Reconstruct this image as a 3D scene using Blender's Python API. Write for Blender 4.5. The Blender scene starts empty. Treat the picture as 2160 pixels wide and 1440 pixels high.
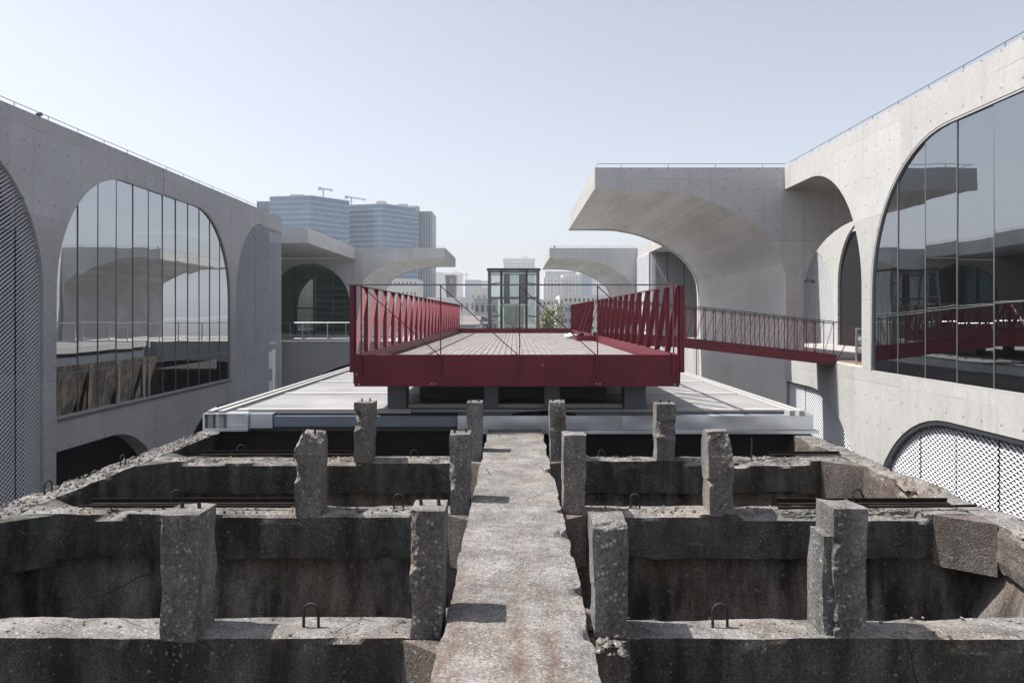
import bpy, bmesh, math, random
from mathutils import Vector, Matrix, noise
from mathutils.geometry import tessellate_polygon
R = random.Random(7)
SC = bpy.context.scene
COL = SC.collection
PI = math.pi

# ------------------------------------------------------------------ camera, world, sun, exposure
F = 1620.0            # focal length in pixels of the 2160 px wide photograph
cam_d = bpy.data.cameras.new('camera'); cam = bpy.data.objects.new('camera', cam_d); COL.objects.link(cam)
cam.location = (0, 0, 0); cam.rotation_euler = (math.radians(90), 0, 0)
cam_d.sensor_width = 36.0; cam_d.lens = 36.0 * F / 2160.0
cam_d.shift_x = -5 / 2160.0; cam_d.shift_y = -55 / 2160.0
cam_d.clip_start = 0.1; cam_d.clip_end = 9000
SC.camera = cam

SUN = Vector((-1.0, 0.17, 1.72)).normalized()
world = bpy.data.worlds.new('World'); SC.world = world; world.use_nodes = True
wn = world.node_tree; wn.nodes.clear()
sky = wn.nodes.new('ShaderNodeTexSky'); sky.sky_type = 'NISHITA'; sky.sun_disc = False
sky.sun_elevation = math.asin(SUN.z); sky.sun_rotation = math.atan2(SUN.x, SUN.y)
sky.air_density = 1.0; sky.dust_density = 2.2; sky.ozone_density = 1.0; sky.altitude = 0
bg = wn.nodes.new('ShaderNodeBackground'); bg.inputs['Strength'].default_value = 0.117
wo = wn.nodes.new('ShaderNodeOutputWorld')
wb = wn.nodes.new('ShaderNodeMix'); wb.data_type = 'RGBA'; wb.blend_type = 'MULTIPLY'; wb.inputs[0].default_value = 1.0
wb.inputs[7].default_value = (0.94, 0.93, 0.955, 1)      # the photograph's cooler-lit, desaturated white balance
hs = wn.nodes.new('ShaderNodeHueSaturation'); hs.inputs['Saturation'].default_value = 0.45
wn.links.new(sky.outputs[0], hs.inputs['Color']); wn.links.new(hs.outputs[0], wb.inputs[6]); wn.links.new(wb.outputs[2], bg.inputs[0]); wn.links.new(bg.outputs[0], wo.inputs[0])

sun_d = bpy.data.lights.new('sun', 'SUN'); sun = bpy.data.objects.new('sun', sun_d); COL.objects.link(sun)
sun_d.energy = 5.0; sun_d.angle = math.radians(0.53); sun_d.color = (1.0, 0.955, 0.9)
sun.rotation_euler = (-SUN).to_track_quat('-Z', 'Y').to_euler(); sun.location = (-40, 10, 80)

vs = SC.view_settings
vs.view_transform = 'Standard'; vs.look = 'None'; vs.gamma = 1.0; vs.exposure = 0.68; vs.use_curve_mapping = False
SC.render.engine = 'CYCLES'
cy = SC.cycles
cy.use_denoising = True; cy.max_bounces = 8; cy.diffuse_bounces = 3; cy.glossy_bounces = 4
cy.transparent_max_bounces = 12; cy.transmission_bounces = 4; cy.volume_bounces = 1
cy.sample_clamp_indirect = 4.0; cy.caustics_reflective = False; cy.caustics_refractive = False

# ------------------------------------------------------------------ object helpers
def link(o):
    COL.objects.link(o); return o
def tag(o, label=None, cat=None, group=None, kind=None):
    if label: o['label'] = label
    if cat: o['category'] = cat
    if group: o['group'] = group
    if kind: o['kind'] = kind
    return o
def thing(name, loc, label, cat, group=None):
    o = link(bpy.data.objects.new(name, None)); o.location = loc; o.empty_display_size = 0.3
    return tag(o, label, cat, group)
def adopt(o, p):
    if p is None: return o
    o.parent = p
    m = Matrix.Translation(p.location); q = p.parent
    o.matrix_parent_inverse = Matrix.Identity(4)
    # all roots are unrotated empties and all parts sit at world coordinates
    loc = Vector(p.location)
    while q is not None:
        loc = loc + (Vector(q.location) if q.type == 'EMPTY' else Vector((0, 0, 0))); q = q.parent
    if p.type == 'EMPTY': o.matrix_parent_inverse = Matrix.Translation(-loc)
    elif p.parent is None: o.matrix_parent_inverse = Matrix.Translation(-Vector(p.location))
    else: o.matrix_parent_inverse = (Matrix.Translation(-Vector(p.location)))
    return o
class MB:
    """collects plain shapes, built as one mesh object"""
    def __init__(s): s.v = []; s.f = []; s.m = []
    def add(s, vs_, fs, mi=0):
        n = len(s.v); s.v += [tuple(v) for v in vs_]
        s.f += [tuple(i + n for i in f) for f in fs]; s.m += [mi] * len(fs); return s
    def box(s, x0, x1, y0, y1, z0, z1, mi=0):
        return s.add([(x0,y0,z0),(x1,y0,z0),(x1,y1,z0),(x0,y1,z0),(x0,y0,z1),(x1,y0,z1),(x1,y1,z1),(x0,y1,z1)],
                     [(0,3,2,1),(4,5,6,7),(0,1,5,4),(1,2,6,5),(2,3,7,6),(3,0,4,7)], mi)
    def bar(s, a, b, w, t, up=(1, 0, 0), mi=0):
        """rectangular bar from a to b, width w along 'up' (projected), thickness t"""
        a = Vector(a); b = Vector(b); d = (b - a).normalized(); u = Vector(up); u = (u - d * u.dot(d)).normalized(); n = d.cross(u)
        vs_ = []
        for p in (a, b):
            for su, sn in ((-1,-1),(1,-1),(1,1),(-1,1)): vs_.append(p + u * su * w / 2 + n * sn * t / 2)
        return s.add(vs_, [(0,3,2,1),(4,5,6,7),(0,1,5,4),(1,2,6,5),(2,3,7,6),(3,0,4,7)], mi)
    def tube(s, pts, r, n=6, mi=0):
        pts = [Vector(p) for p in pts]; rings = []
        for i, p in enumerate(pts):
            d = (pts[min(i+1, len(pts)-1)] - pts[max(i-1, 0)]).normalized()
            u = d.cross(Vector((0.31, 0.92, 0.22))).normalized(); w = d.cross(u)
            rings.append([p + (u * math.cos(2*PI*k/n) + w * math.sin(2*PI*k/n)) * r for k in range(n)])
        vs_ = [v for rg in rings for v in rg]; fs = []
        for i in range(len(rings) - 1):
            for k in range(n): fs.append((i*n+k, i*n+(k+1) % n, (i+1)*n+(k+1) % n, (i+1)*n+k))
        fs.append(tuple(range(n))[::-1]); fs.append(tuple((len(rings)-1)*n + k for k in range(n)))
        return s.add(vs_, fs, mi)
    def data(s, name, mats):
        me = bpy.data.meshes.new(name); me.from_pydata(s.v, [], s.f)
        for m in (mats if isinstance(mats, (list, tuple)) else [mats]): me.materials.append(m)
        if any(s.m): me.polygons.foreach_set('material_index', s.m)
        me.update(); return me
    def build(s, name, mats, parent=None, smooth=False):
        o = link(bpy.data.objects.new(name, s.data(name, mats)))
        if smooth: o.data.polygons.foreach_set('use_smooth', [True] * len(o.data.polygons))
        return adopt(o, parent)
def inst(name, me, loc, parent=None, rot=None):
    o = link(bpy.data.objects.new(name, me)); o.location = loc
    if rot: o.rotation_euler = rot
    return adopt(o, parent)
def box(name, x0, x1, y0, y1, z0, z1, m, parent=None, bevel=0.0):
    if bevel <= 0: return MB().box(x0, x1, y0, y1, z0, z1).build(name, m, parent)
    b = MB().box(x0, x1, y0, y1, z0, z1); bm = bmesh.new()
    vs_ = [bm.verts.new(v) for v in b.v]; [bm.faces.new([vs_[i] for i in f]) for f in b.f]
    bmesh.ops.bevel(bm, geom=list(bm.edges), offset=bevel, segments=1, affect='EDGES')
    me = bpy.data.meshes.new(name); bm.to_mesh(me); bm.free(); me.materials.append(m)
    return adopt(link(bpy.data.objects.new(name, me)), parent)
def plate(name, loops, mp, w0, w1, m, parent=None):
    """flat plate with holes: loops are (u,v) lists (outer first), mp maps (u,v,w) to the world"""
    flat = [p for lp in loops for p in lp]; tris = tessellate_polygon([[Vector((p[0], p[1], 0)) for p in lp] for lp in loops])
    n = len(flat); vs_ = [mp(p[0], p[1], w0) for p in flat] + [mp(p[0], p[1], w1) for p in flat]
    fs = [tuple(t) for t in tris] + [tuple(i + n for i in t) for t in tris]; k = 0
    for lp in loops:
        L = len(lp)
        for i in range(L):
            a, b = k + i, k + (i + 1) % L; fs.append((a, b, b + n, a + n))
        k += L
    bm = bmesh.new(); bv = [bm.verts.new(v) for v in vs_]
    for f in fs:
        try: bm.faces.new([bv[i] for i in f])
        except ValueError: pass
    bmesh.ops.recalc_face_normals(bm, faces=bm.faces)
    me = bpy.data.meshes.new(name); bm.to_mesh(me); bm.free(); me.materials.append(m)
    return adopt(link(bpy.data.objects.new(name, me)), parent)
def side(u, v, w): return (w, u, v)      # plate in a plane of constant X: u = Y, v = Z
def front(u, v, w): return (u, w, v)     # plate in a plane of constant Y: u = X, v = Z
def flatm(u, v, w): return (u, v, w)
def arc(cu, cv, r, a0, a1, n=14):
    return [(cu + r * math.cos(math.radians(a0 + (a1 - a0) * i / n)), cv + r * math.sin(math.radians(a0 + (a1 - a0) * i / n))) for i in range(n + 1)]
def arch_hole(u0, u1, vb, vt, r=4.0):
    """opening with a flat head and two quarter-circle shoulders"""
    return [(u0, vb)] + arc(u0 + r, vt - r, r, 180, 90) + arc(u1 - r, vt - r, r, 90, 0) + [(u1, vb)]

# ------------------------------------------------------------------ materials
def nm(name):
    m = bpy.data.materials.new(name); m.use_nodes = True
    nt = m.node_tree; b = nt.nodes['Principled BSDF']; return m, nt, b
def nd(nt, typ, **kw):
    n = nt.nodes.new(typ)
    for k, v in kw.items():
        if k.startswith('i_'): n.inputs[k[2:].replace('_', ' ')].default_value = v
        else: setattr(n, k, v)
    return n
def lk(nt, a, b): nt.links.new(a, b)
def math_n(nt, op, a, b=None, clamp=False):
    n = nt.nodes.new('ShaderNodeMath'); n.operation = op; n.use_clamp = clamp
    for i, x in enumerate((a, b)):
        if x is None: continue
        if isinstance(x, (int, float)): n.inputs[i].default_value = x
        else: nt.links.new(x, n.inputs[i])
    return n.outputs[0]
def mixc(nt, fac, a, b, mode='MIX'):
    n = nt.nodes.new('ShaderNodeMix'); n.data_type = 'RGBA'; n.blend_type = mode
    for sock, x in ((n.inputs[0], fac), (n.inputs[6], a), (n.inputs[7], b)):
        if isinstance(x, (int, float)): sock.default_value = x
        elif isinstance(x, tuple): sock.default_value = x if len(x) == 4 else (*x, 1)
        else: nt.links.new(x, sock)
    return n.outputs[2]
def ramp(nt, x, p0, p1, c0=(0, 0, 0), c1=(1, 1, 1)):
    n = nt.nodes.new('ShaderNodeValToRGB'); e = n.color_ramp.elements
    e[0].position = p0; e[1].position = p1; e[0].color = (*c0, 1); e[1].color = (*c1, 1)
    nt.links.new(x, n.inputs[0]); return n.outputs[0]
def coords(nt, scale=(1, 1, 1)):
    tc = nt.nodes.new('ShaderNodeTexCoord'); mp = nt.nodes.new('ShaderNodeMapping'); mp.inputs['Scale'].default_value = scale
    nt.links.new(tc.outputs['Object'], mp.inputs[0]); return mp.outputs[0]
def noise_n(nt, vec, scale, detail=4, rough=0.55, out=0):
    n = nt.nodes.new('ShaderNodeTexNoise'); n.inputs['Scale'].default_value = scale; n.inputs['Detail'].default_value = detail
    n.inputs['Roughness'].default_value = rough; nt.links.new(vec, n.inputs['Vector']); return n.outputs[out]
def vor(nt, vec, scale, feature='F1', out='Distance', rnd=1.0, metric='EUCLIDEAN'):
    n = nt.nodes.new('ShaderNodeTexVoronoi'); n.feature = feature; n.distance = metric if feature == 'F1' else 'EUCLIDEAN'; n.inputs['Scale'].default_value = scale
    n.inputs['Randomness'].default_value = rnd; nt.links.new(vec, n.inputs['Vector']); return n.outputs[out]
def bump(nt, b, h, strength=0.3, dist=0.02):
    n = nt.nodes.new('ShaderNodeBump'); n.inputs['Strength'].default_value = strength; n.inputs['Distance'].default_value = dist
    nt.links.new(h, n.inputs['Height']); nt.links.new(n.outputs[0], b.inputs['Normal'])

def concrete(name, c0, c1, holes=True, uaxis='Y', streak=0.17):
    """fair-faced shuttered concrete: mottling, run streaks, panel joints, tie holes"""
    m, nt, b = nm(name); co = coords(nt); sp = nd(nt, 'ShaderNodeSeparateXYZ'); lk(nt, co, sp.inputs[0])
    u, v = sp.outputs[uaxis], sp.outputs['Z']
    big = ramp(nt, noise_n(nt, co, 0.45, 7, 0.6), 0.32, 0.68)
    col = mixc(nt, big, c0, c1)
    st = noise_n(nt, coords(nt, (2.6, 2.6, 0.16)), 1.0, 5, 0.6)
    col = mixc(nt, math_n(nt, 'MULTIPLY', ramp(nt, st, 0.52, 0.78), streak * 3), col, tuple(x * 0.62 for x in c0))
    blot = ramp(nt, noise_n(nt, coords(nt, (0.8, 0.8, 0.5)), 0.9, 8, 0.7), 0.60, 0.72)
    col = mixc(nt, math_n(nt, 'MULTIPLY', blot, 0.22), col, tuple(x * 0.7 for x in c0))
    fine = noise_n(nt, co, 9, 5, 0.65); col = mixc(nt, 0.09, col, ramp(nt, fine, 0.3, 0.7), 'OVERLAY')
    # each pour has its own tone
    cb_ = nd(nt, 'ShaderNodeCombineXYZ'); wt = nd(nt, 'ShaderNodeTexWhiteNoise', noise_dimensions='2D')
    lk(nt, math_n(nt, 'FLOOR', math_n(nt, 'DIVIDE', math_n(nt, 'ADD', u, 101.1), 4.2)), cb_.inputs[0]); lk(nt, math_n(nt, 'FLOOR', math_n(nt, 'DIVIDE', math_n(nt, 'ADD', v, 100.35), 2.4)), cb_.inputs[1]); lk(nt, cb_.outputs[0], wt.inputs['Vector'])
    col = mixc(nt, math_n(nt, 'MULTIPLY', wt.outputs['Value'], 0.30), col, tuple(x * 0.68 for x in c0))
    # joints between shutter boards
    def joint(x, step, wid, off=0.0):
        fr = math_n(nt, 'FRACT', math_n(nt, 'DIVIDE', math_n(nt, 'ADD', x, off + 100), step))
        return math_n(nt, 'LESS_THAN', fr, wid / step)
    brk = ramp(nt, noise_n(nt, co, 0.7, 3), 0.42, 0.58)
    j = math_n(nt, 'MAXIMUM', joint(v, 2.4, 0.02, 0.35), joint(u, 4.2, 0.016, 1.1))
    col = mixc(nt, math_n(nt, 'MULTIPLY', math_n(nt, 'MULTIPLY', j, brk), 0.62), col, tuple(x * 0.5 for x in c0))
    if holes:
        fu = math_n(nt, 'SUBTRACT', math_n(nt, 'FRACT', math_n(nt, 'DIVIDE', math_n(nt, 'ADD', u, 100.15), 0.7)), 0.5)
        fv = math_n(nt, 'SUBTRACT', math_n(nt, 'FRACT', math_n(nt, 'DIVIDE', math_n(nt, 'ADD', v, 100.35), 0.8)), 0.5)
        fu = math_n(nt, 'MULTIPLY', fu, 0.7); fv = math_n(nt, 'MULTIPLY', fv, 0.8)
        d = math_n(nt, 'SQRT', math_n(nt, 'ADD', math_n(nt, 'MULTIPLY', fu, fu), math_n(nt, 'MULTIPLY', fv, fv)))
        hol = math_n(nt, 'LESS_THAN', d, 0.031)
        col = mixc(nt, math_n(nt, 'MULTIPLY', hol, 0.72), col, tuple(x * 0.3 for x in c0))
    lk(nt, col, b.inputs['Base Color']); b.inputs['Roughness'].default_value = 0.72; b.inputs['Specular IOR Level'].default_value = 0.3
    bump(nt, b, fine, 0.12, 0.01); return m
M = {}
M['conc_side'] = concrete('shuttered concrete wall', (0.41, 0.406, 0.394), (0.48, 0.475, 0.463))
M['conc_shade'] = concrete('shuttered concrete wall shaded', (0.40, 0.405, 0.412), (0.48, 0.485, 0.492))  # cooler copy of the wall concrete, shade tone put into the colour
M['conc_front'] = concrete('shuttered concrete gable', (0.50, 0.507, 0.51), (0.59, 0.597, 0.60), uaxis='X')
M['conc_dark'] = concrete('shuttered concrete unlit interior', (0.16, 0.155, 0.145), (0.23, 0.225, 0.21), holes=False)  # darker copy of the wall concrete, unlit look put into the colour

def soffit():
    m, nt, b = nm('board marked vault concrete'); co = coords(nt)
    big = ramp(nt, noise_n(nt, coords(nt, (1.0, 0.22, 0.5)), 0.7, 7, 0.65), 0.35, 0.66)
    col = mixc(nt, big, (0.48, 0.46, 0.445), (0.66, 0.648, 0.635))
    col = mixc(nt, math_n(nt, 'MULTIPLY', ramp(nt, noise_n(nt, coords(nt, (0.5, 2.2, 0.5)), 1.3, 6, 0.6), 0.55, 0.75), 0.3), col, (0.27, 0.23, 0.21))
    sp = nd(nt, 'ShaderNodeSeparateXYZ'); lk(nt, co, sp.inputs[0])
    fr = math_n(nt, 'FRACT', math_n(nt, 'DIVIDE', math_n(nt, 'ADD', sp.outputs['Y'], 100.0), 2.4))
    col = mixc(nt, math_n(nt, 'MULTIPLY', math_n(nt, 'LESS_THAN', fr, 0.008), 0.4), col, (0.2, 0.18, 0.17))
    fx = math_n(nt, 'FRACT', math_n(nt, 'DIVIDE', math_n(nt, 'ADD', sp.outputs['X'], 100.0), 0.16))
    wn_ = nd(nt, 'ShaderNodeTexWhiteNoise', noise_dimensions='1D')
    lk(nt, math_n(nt, 'FLOOR', math_n(nt, 'DIVIDE', math_n(nt, 'ADD', sp.outputs['X'], 100.0), 0.16)), wn_.inputs['W'])
    col = mixc(nt, 0.12, col, wn_.outputs['Value'], 'OVERLAY')
    lk(nt, col, b.inputs['Base Color']); b.inputs['Roughness'].default_value = 0.36
    bump(nt, b, noise_n(nt, co, 8, 5), 0.06, 0.01); return m
M['soffit'] = soffit()

def old_concrete(name, c_lo, c_hi, chip, stain, stain_amt, spec=0.25, agg=30.0, bmp=0.55, dens=0.93):
    """weathered hopper concrete: exposed aggregate, run-off stains, pits"""
    m, nt, b = nm(name); co = coords(nt)
    base = mixc(nt, ramp(nt, noise_n(nt, co, 2.2, 8, 0.68), 0.33, 0.67), c_lo, c_hi)
    st = ramp(nt, noise_n(nt, coords(nt, (3.2, 3.2, 0.55)), 1.4, 7, 0.62), 0.40, 0.62)
    base = mixc(nt, math_n(nt, 'MULTIPLY', st, stain_amt), base, stain)
    base = mixc(nt, math_n(nt, 'MULTIPLY', ramp(nt, noise_n(nt, coords(nt, (1, 1, 0.6)), 0.8, 6, 0.6), 0.5, 0.7), 0.35), base, tuple(x * y for x, y in zip(c_hi, (1.15, 0.9, 0.7))))
    # aggregate chips, only some cells
    wob = mixc(nt, 0.035, co, noise_n(nt, co, 26, 3, out=1))
    vd = vor(nt, wob, agg, metric='CHEBYCHEV'); vc = vor(nt, wob, agg, out='Color', metric='CHEBYCHEV'); s = nd(nt, 'ShaderNodeSeparateColor'); lk(nt, vc, s.inputs[0])
    patch = ramp(nt, noise_n(nt, co, 3.0, 4, 0.6), 0.42, 0.62)
    chipm = math_n(nt, 'MULTIPLY', math_n(nt, 'LESS_THAN', vd, math_n(nt, 'ADD', 0.16, math_n(nt, 'MULTIPLY', s.outputs[1], 0.26))), math_n(nt, 'GREATER_THAN', s.outputs[0], math_n(nt, 'SUBTRACT', dens, math_n(nt, 'MULTIPLY', patch, 0.38))))
    base = mixc(nt, math_n(nt, 'MULTIPLY', chipm, math_n(nt, 'ADD', 0.25, math_n(nt, 'MULTIPLY', s.outputs[2], 0.55))), base, chip)
    # fine grit
    g = noise_n(nt, co, 55, 4, 0.75); base = mixc(nt, 0.7, base, ramp(nt, g, 0.3, 0.7), 'OVERLAY')
    pit = math_n(nt, 'LESS_THAN', vor(nt, co, 11.0), 0.10); base = mixc(nt, math_n(nt, 'MULTIPLY', pit, 0.7), base, (0.02, 0.018, 0.016))
    crk = math_n(nt, 'LESS_THAN', vor(nt, mixc(nt, 0.12, coords(nt, (1, 1, 0.7)), noise_n(nt, co, 2.5, 5, out=1)), 0.9, 'DISTANCE_TO_EDGE'), 0.004)
    crk = math_n(nt, 'MULTIPLY', crk, ramp(nt, noise_n(nt, co, 1.1, 2), 0.57, 0.6))
    base = mixc(nt, math_n(nt, 'MULTIPLY', crk, 0.7), base, (0.015, 0.014, 0.012))
    lk(nt, base, b.inputs['Base Color']); b.inputs['Roughness'].default_value = 0.9; b.inputs['Specular IOR Level'].default_value = spec
    h = math_n(nt, 'ADD', math_n(nt, 'MULTIPLY', math_n(nt, 'SUBTRACT', 1.0, vd), 0.5), g)
    h = math_n(nt, 'SUBTRACT', h, math_n(nt, 'MULTIPLY', math_n(nt, 'ADD', pit, crk), 1.2))
    bump(nt, b, h, bmp, 0.012); return m, nt, b
M['old_top'] = old_concrete('sunlit clean hopper concrete', (0.12, 0.115, 0.11), (0.255, 0.249, 0.243), (0.34, 0.335, 0.33), (0.06, 0.054, 0.049), 0.7, agg=48, dens=0.95)[0]  # cleaner tops, with some of the sunlight put into the pale tone
M['old_side'] = old_concrete('shaded lichen stained hopper concrete', (0.040, 0.041, 0.038), (0.115, 0.116, 0.108), (0.20, 0.20, 0.19), (0.014, 0.015, 0.013), 0.9, agg=46, dens=1.06)[0]  # black lichen stain, darkened further to carry the shade on beam faces
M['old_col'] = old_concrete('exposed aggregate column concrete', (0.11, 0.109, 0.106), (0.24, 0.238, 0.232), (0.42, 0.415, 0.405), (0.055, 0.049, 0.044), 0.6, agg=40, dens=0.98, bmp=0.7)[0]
M['old_pit'] = old_concrete('brown hopper lining', (0.085, 0.075, 0.067), (0.22, 0.198, 0.18), (0.2, 0.18, 0.165), (0.014, 0.012, 0.010), 0.9, agg=22, dens=1.1, bmp=0.25)[0]
M['old_lit'] = old_concrete('sunlit brown weathered beam concrete', (0.085, 0.074, 0.066), (0.165, 0.148, 0.134), (0.28, 0.265, 0.25), (0.042, 0.032, 0.026), 0.6, agg=48)[0]  # browner, paler copy for sun-side beams; sunlight is part of the colour
def walkway_mat():
    m, nt, b = old_concrete('walkway concrete with rust runs', (0.145, 0.14, 0.135), (0.265, 0.258, 0.25), (0.36, 0.354, 0.348), (0.085, 0.077, 0.07), 0.6, agg=52, bmp=0.8)
    src = b.inputs['Base Color'].links[0].from_socket
    co = coords(nt); sp = nd(nt, 'ShaderNodeSeparateXYZ'); lk(nt, co, sp.inputs[0])
    def band(x0, w):
        d = math_n(nt, 'ABSOLUTE', math_n(nt, 'SUBTRACT', sp.outputs['X'], x0)); return math_n(nt, 'SUBTRACT', 1.0, math_n(nt, 'DIVIDE', d, w), True)
    rust = math_n(nt, 'MAXIMUM', math_n(nt, 'MAXIMUM', band(0.02, 0.09), band(0.21, 0.08)), band(-0.38, 0.14))
    near = math_n(nt, 'SUBTRACT', 1.0, math_n(nt, 'DIVIDE', math_n(nt, 'SUBTRACT', sp.outputs['Y'], 4.2), 3.2), True)
    ns = ramp(nt, noise_n(nt, coords(nt, (3.0, 1.0, 1)), 3.6, 10, 0.78), 0.40, 0.74)
    fac = math_n(nt, 'MULTIPLY', math_n(nt, 'MULTIPLY', rust, ns), math_n(nt, 'MULTIPLY', near, 2.2), True)
    col = mixc(nt, math_n(nt, 'MULTIPLY', fac, 0.6), src, (0.085, 0.036, 0.022))
    # formwork lines across
    fy = math_n(nt, 'FRACT', math_n(nt, 'DIVIDE', math_n(nt, 'ADD', math_n(nt, 'ADD', sp.outputs['Y'], math_n(nt, 'MULTIPLY', noise_n(nt, coords(nt, (3, .2, 1)), 2, 3), 0.12)), 50), 0.62))
    ln = math_n(nt, 'MULTIPLY', math_n(nt, 'LESS_THAN', fy, 0.03), ramp(nt, noise_n(nt, co, 2.5, 3), 0.45, 0.55))
    col = mixc(nt, math_n(nt, 'MULTIPLY', ln, 0.5), col, (0.1, 0.09, 0.08))
    lk(nt, col, b.inputs['Base Color']); return m
M['walk'] = walkway_mat()

def plain(name, c, rough=0.6, metal=0.0, var=0.12, scale=3.0, spec=0.5, bmp=0.0):
    m, nt, b = nm(name); co = coords(nt)
    f = ramp(nt, noise_n(nt, co, scale, 6, 0.62), 0.3, 0.7)
    lk(nt, mixc(nt, f, tuple(x * (1 - var) for x in c), tuple(min(1, x * (1 + var)) for x in c)), b.inputs['Base Color'])
    b.inputs['Roughness'].default_value = rough; b.inputs['Metallic'].default_value = metal; b.inputs['Specular IOR Level'].default_value = spec
    if bmp: bump(nt, b, noise_n(nt, co, scale * 4, 4), bmp, 0.01)
    return m
M['red'] = plain('oxblood steel paint', (0.14, 0.0165, 0.030), 0.45, 0, 0.22, 2.2, 0.28, 0.03)
b_ = M['red'].node_tree.nodes['Principled BSDF']; b_.inputs['Coat Weight'].default_value = 0.12; b_.inputs['Coat Roughness'].default_value = 0.4
M['mesh'] = plain('pale expanded metal', (0.56, 0.575, 0.60), 0.5, 0.1, 0.06, 1.2)
M['void'] = plain('unlit void backing', (0.02, 0.02, 0.021), 0.9, 0, 0.2, 2, 0.1)  # near-black sheets whose colour stands in for unlit depth behind openings
M['roofm'] = plain('light grey roof membrane', (0.26, 0.258, 0.254), 0.5, 0, 0.26, 0.6, 0.35, 0.04)
M['seam'] = plain('white roof lap strip', (0.40, 0.396, 0.39), 0.5, 0, 0.06, 2, 0.35)
M['zinc'] = plain('folded zinc sheet', (0.68, 0.72, 0.77), 0.34, 0.75, 0.10, 0.8, 0.5, 0.06)
M['blueg'] = plain('blue grey gutter paint', (0.20, 0.235, 0.285), 0.4, 0.2, 0.10, 1.5)
M['steel'] = plain('stainless rail steel', (0.62, 0.62, 0.61), 0.3, 0.8, 0.05, 3)
M['dsteel'] = plain('dark grey steel', (0.055, 0.06, 0.066), 0.45, 0.3, 0.1, 3)
M['gsteel'] = plain('grey painted steel', (0.13, 0.145, 0.16), 0.5, 0.1, 0.1, 3)
M['frame'] = plain('grey window frame', (0.17, 0.175, 0.185), 0.4, 0.3, 0.06, 3)
M['rust'] = plain('rusted iron', (0.016, 0.011, 0.009), 0.85, 0.2, 0.5, 12, 0.2, 0.3)
M['rebar'] = plain('dark rebar iron', (0.035, 0.028, 0.024), 0.7, 0.3, 0.4, 20, 0.3)
M['black'] = plain('black sheeting', (0.012, 0.012, 0.013), 0.6, 0, 0.2, 5, 0.3)
M['white'] = plain('white cloth', (0.7, 0.69, 0.66), 0.8, 0, 0.1, 8)
M['wood'] = plain('brown floor boards', (0.22, 0.12, 0.075), 0.45, 0, 0.25, 3)
M['tabletop'] = plain('pale wood table top', (0.45, 0.31, 0.2), 0.4, 0, 0.15, 5)
M['ground'] = plain('grey city ground', (0.16, 0.16, 0.155), 0.9, 0, 0.25, 0.05)
M['terrace'] = plain('terrace paving', (0.36, 0.35, 0.335), 0.7, 0, 0.12, 0.7)
M['leaf'] = plain('spring willow leaf', (0.19, 0.23, 0.075), 0.6, 0, 0.3, 0.8)
M['leaf2'] = plain('olive green leaf', (0.065, 0.095, 0.03), 0.6, 0, 0.3, 0.8)
M['bark'] = plain('grey bark', (0.09, 0.075, 0.06), 0.9, 0, 0.3, 3)
def paver_mat():
    m, nt, b = nm('rosy grey clay paver'); oi = nd(nt, 'ShaderNodeObjectInfo'); co = coords(nt)
    geo = nd(nt, 'ShaderNodeNewGeometry')
    f = noise_n(nt, co, 2.5, 6, 0.6)
    col = mixc(nt, f, (0.18, 0.168, 0.161), (0.25, 0.235, 0.226))
    col = mixc(nt, 0.35, col, ramp(nt, geo.outputs['Random Per Island'], 0.0, 1.0, (0.40, 0.40, 0.40), (0.62, 0.60, 0.60)), 'OVERLAY')
    lk(nt, col, b.inputs['Base Color']); b.inputs['Roughness'].default_value = 0.8; bump(nt, b, noise_n(nt, co, 40, 3), 0.2, 0.01); return m
M['paver'] = paver_mat()
def glass_mat(name, tint, refl, wob=0.0, fr=0.55, rcol=(0.9, 0.94, 0.97)):
    m = bpy.data.materials.new(name); m.use_nodes = True; nt = m.node_tree; nt.nodes.clear()
    out = nd(nt, 'ShaderNodeOutputMaterial'); gl = nd(nt, 'ShaderNodeBsdfGlossy'); tr = nd(nt, 'ShaderNodeBsdfTransparent'); mx = nd(nt, 'ShaderNodeMixShader')
    gl.inputs['Roughness'].default_value = 0.0; gl.inputs['Color'].default_value = (*rcol, 1); tr.inputs['Color'].default_value = (*tint, 1)
    lw = nd(nt, 'ShaderNodeLayerWeight'); lw.inputs['Blend'].default_value = 0.5
    f = math_n(nt, 'ADD', math_n(nt, 'MULTIPLY', lw.outputs['Fresnel'], fr), refl, True)
    lk(nt, f, mx.inputs[0]); lk(nt, tr.outputs[0], mx.inputs[1]); lk(nt, gl.outputs[0], mx.inputs[2]); lk(nt, mx.outputs[0], out.inputs[0])
    if wob:
        bp = nd(nt, 'ShaderNodeBump'); bp.inputs['Strength'].default_value = wob; bp.inputs['Distance'].default_value = 0.02
        lk(nt, noise_n(nt, coords(nt, (1, 0.9, 0.6)), 0.75, 1, 0.4), bp.inputs['Height']); lk(nt, bp.outputs[0], gl.inputs['Normal'])
    return m
M['glass'] = glass_mat('reflective wall glass', (0.26, 0.28, 0.27), 0.16, 0.22, 0.38)
M['glass_r'] = glass_mat('reflective wall glass east', (0.38, 0.40, 0.39), 0.31, 0.18)
M['glass_c'] = glass_mat('clear lift glass', (0.90, 0.93, 0.92), 0.04)
M['glass_g'] = glass_mat('greenish lift car glass', (0.62, 0.68, 0.64), 0.06)
M['glass_b'] = glass_mat('balustrade glass', (0.80, 0.83, 0.82), 0.06)
M['glass_d'] = glass_mat('dark hall glass', (0.25, 0.32, 0.31), 0.14)
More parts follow.
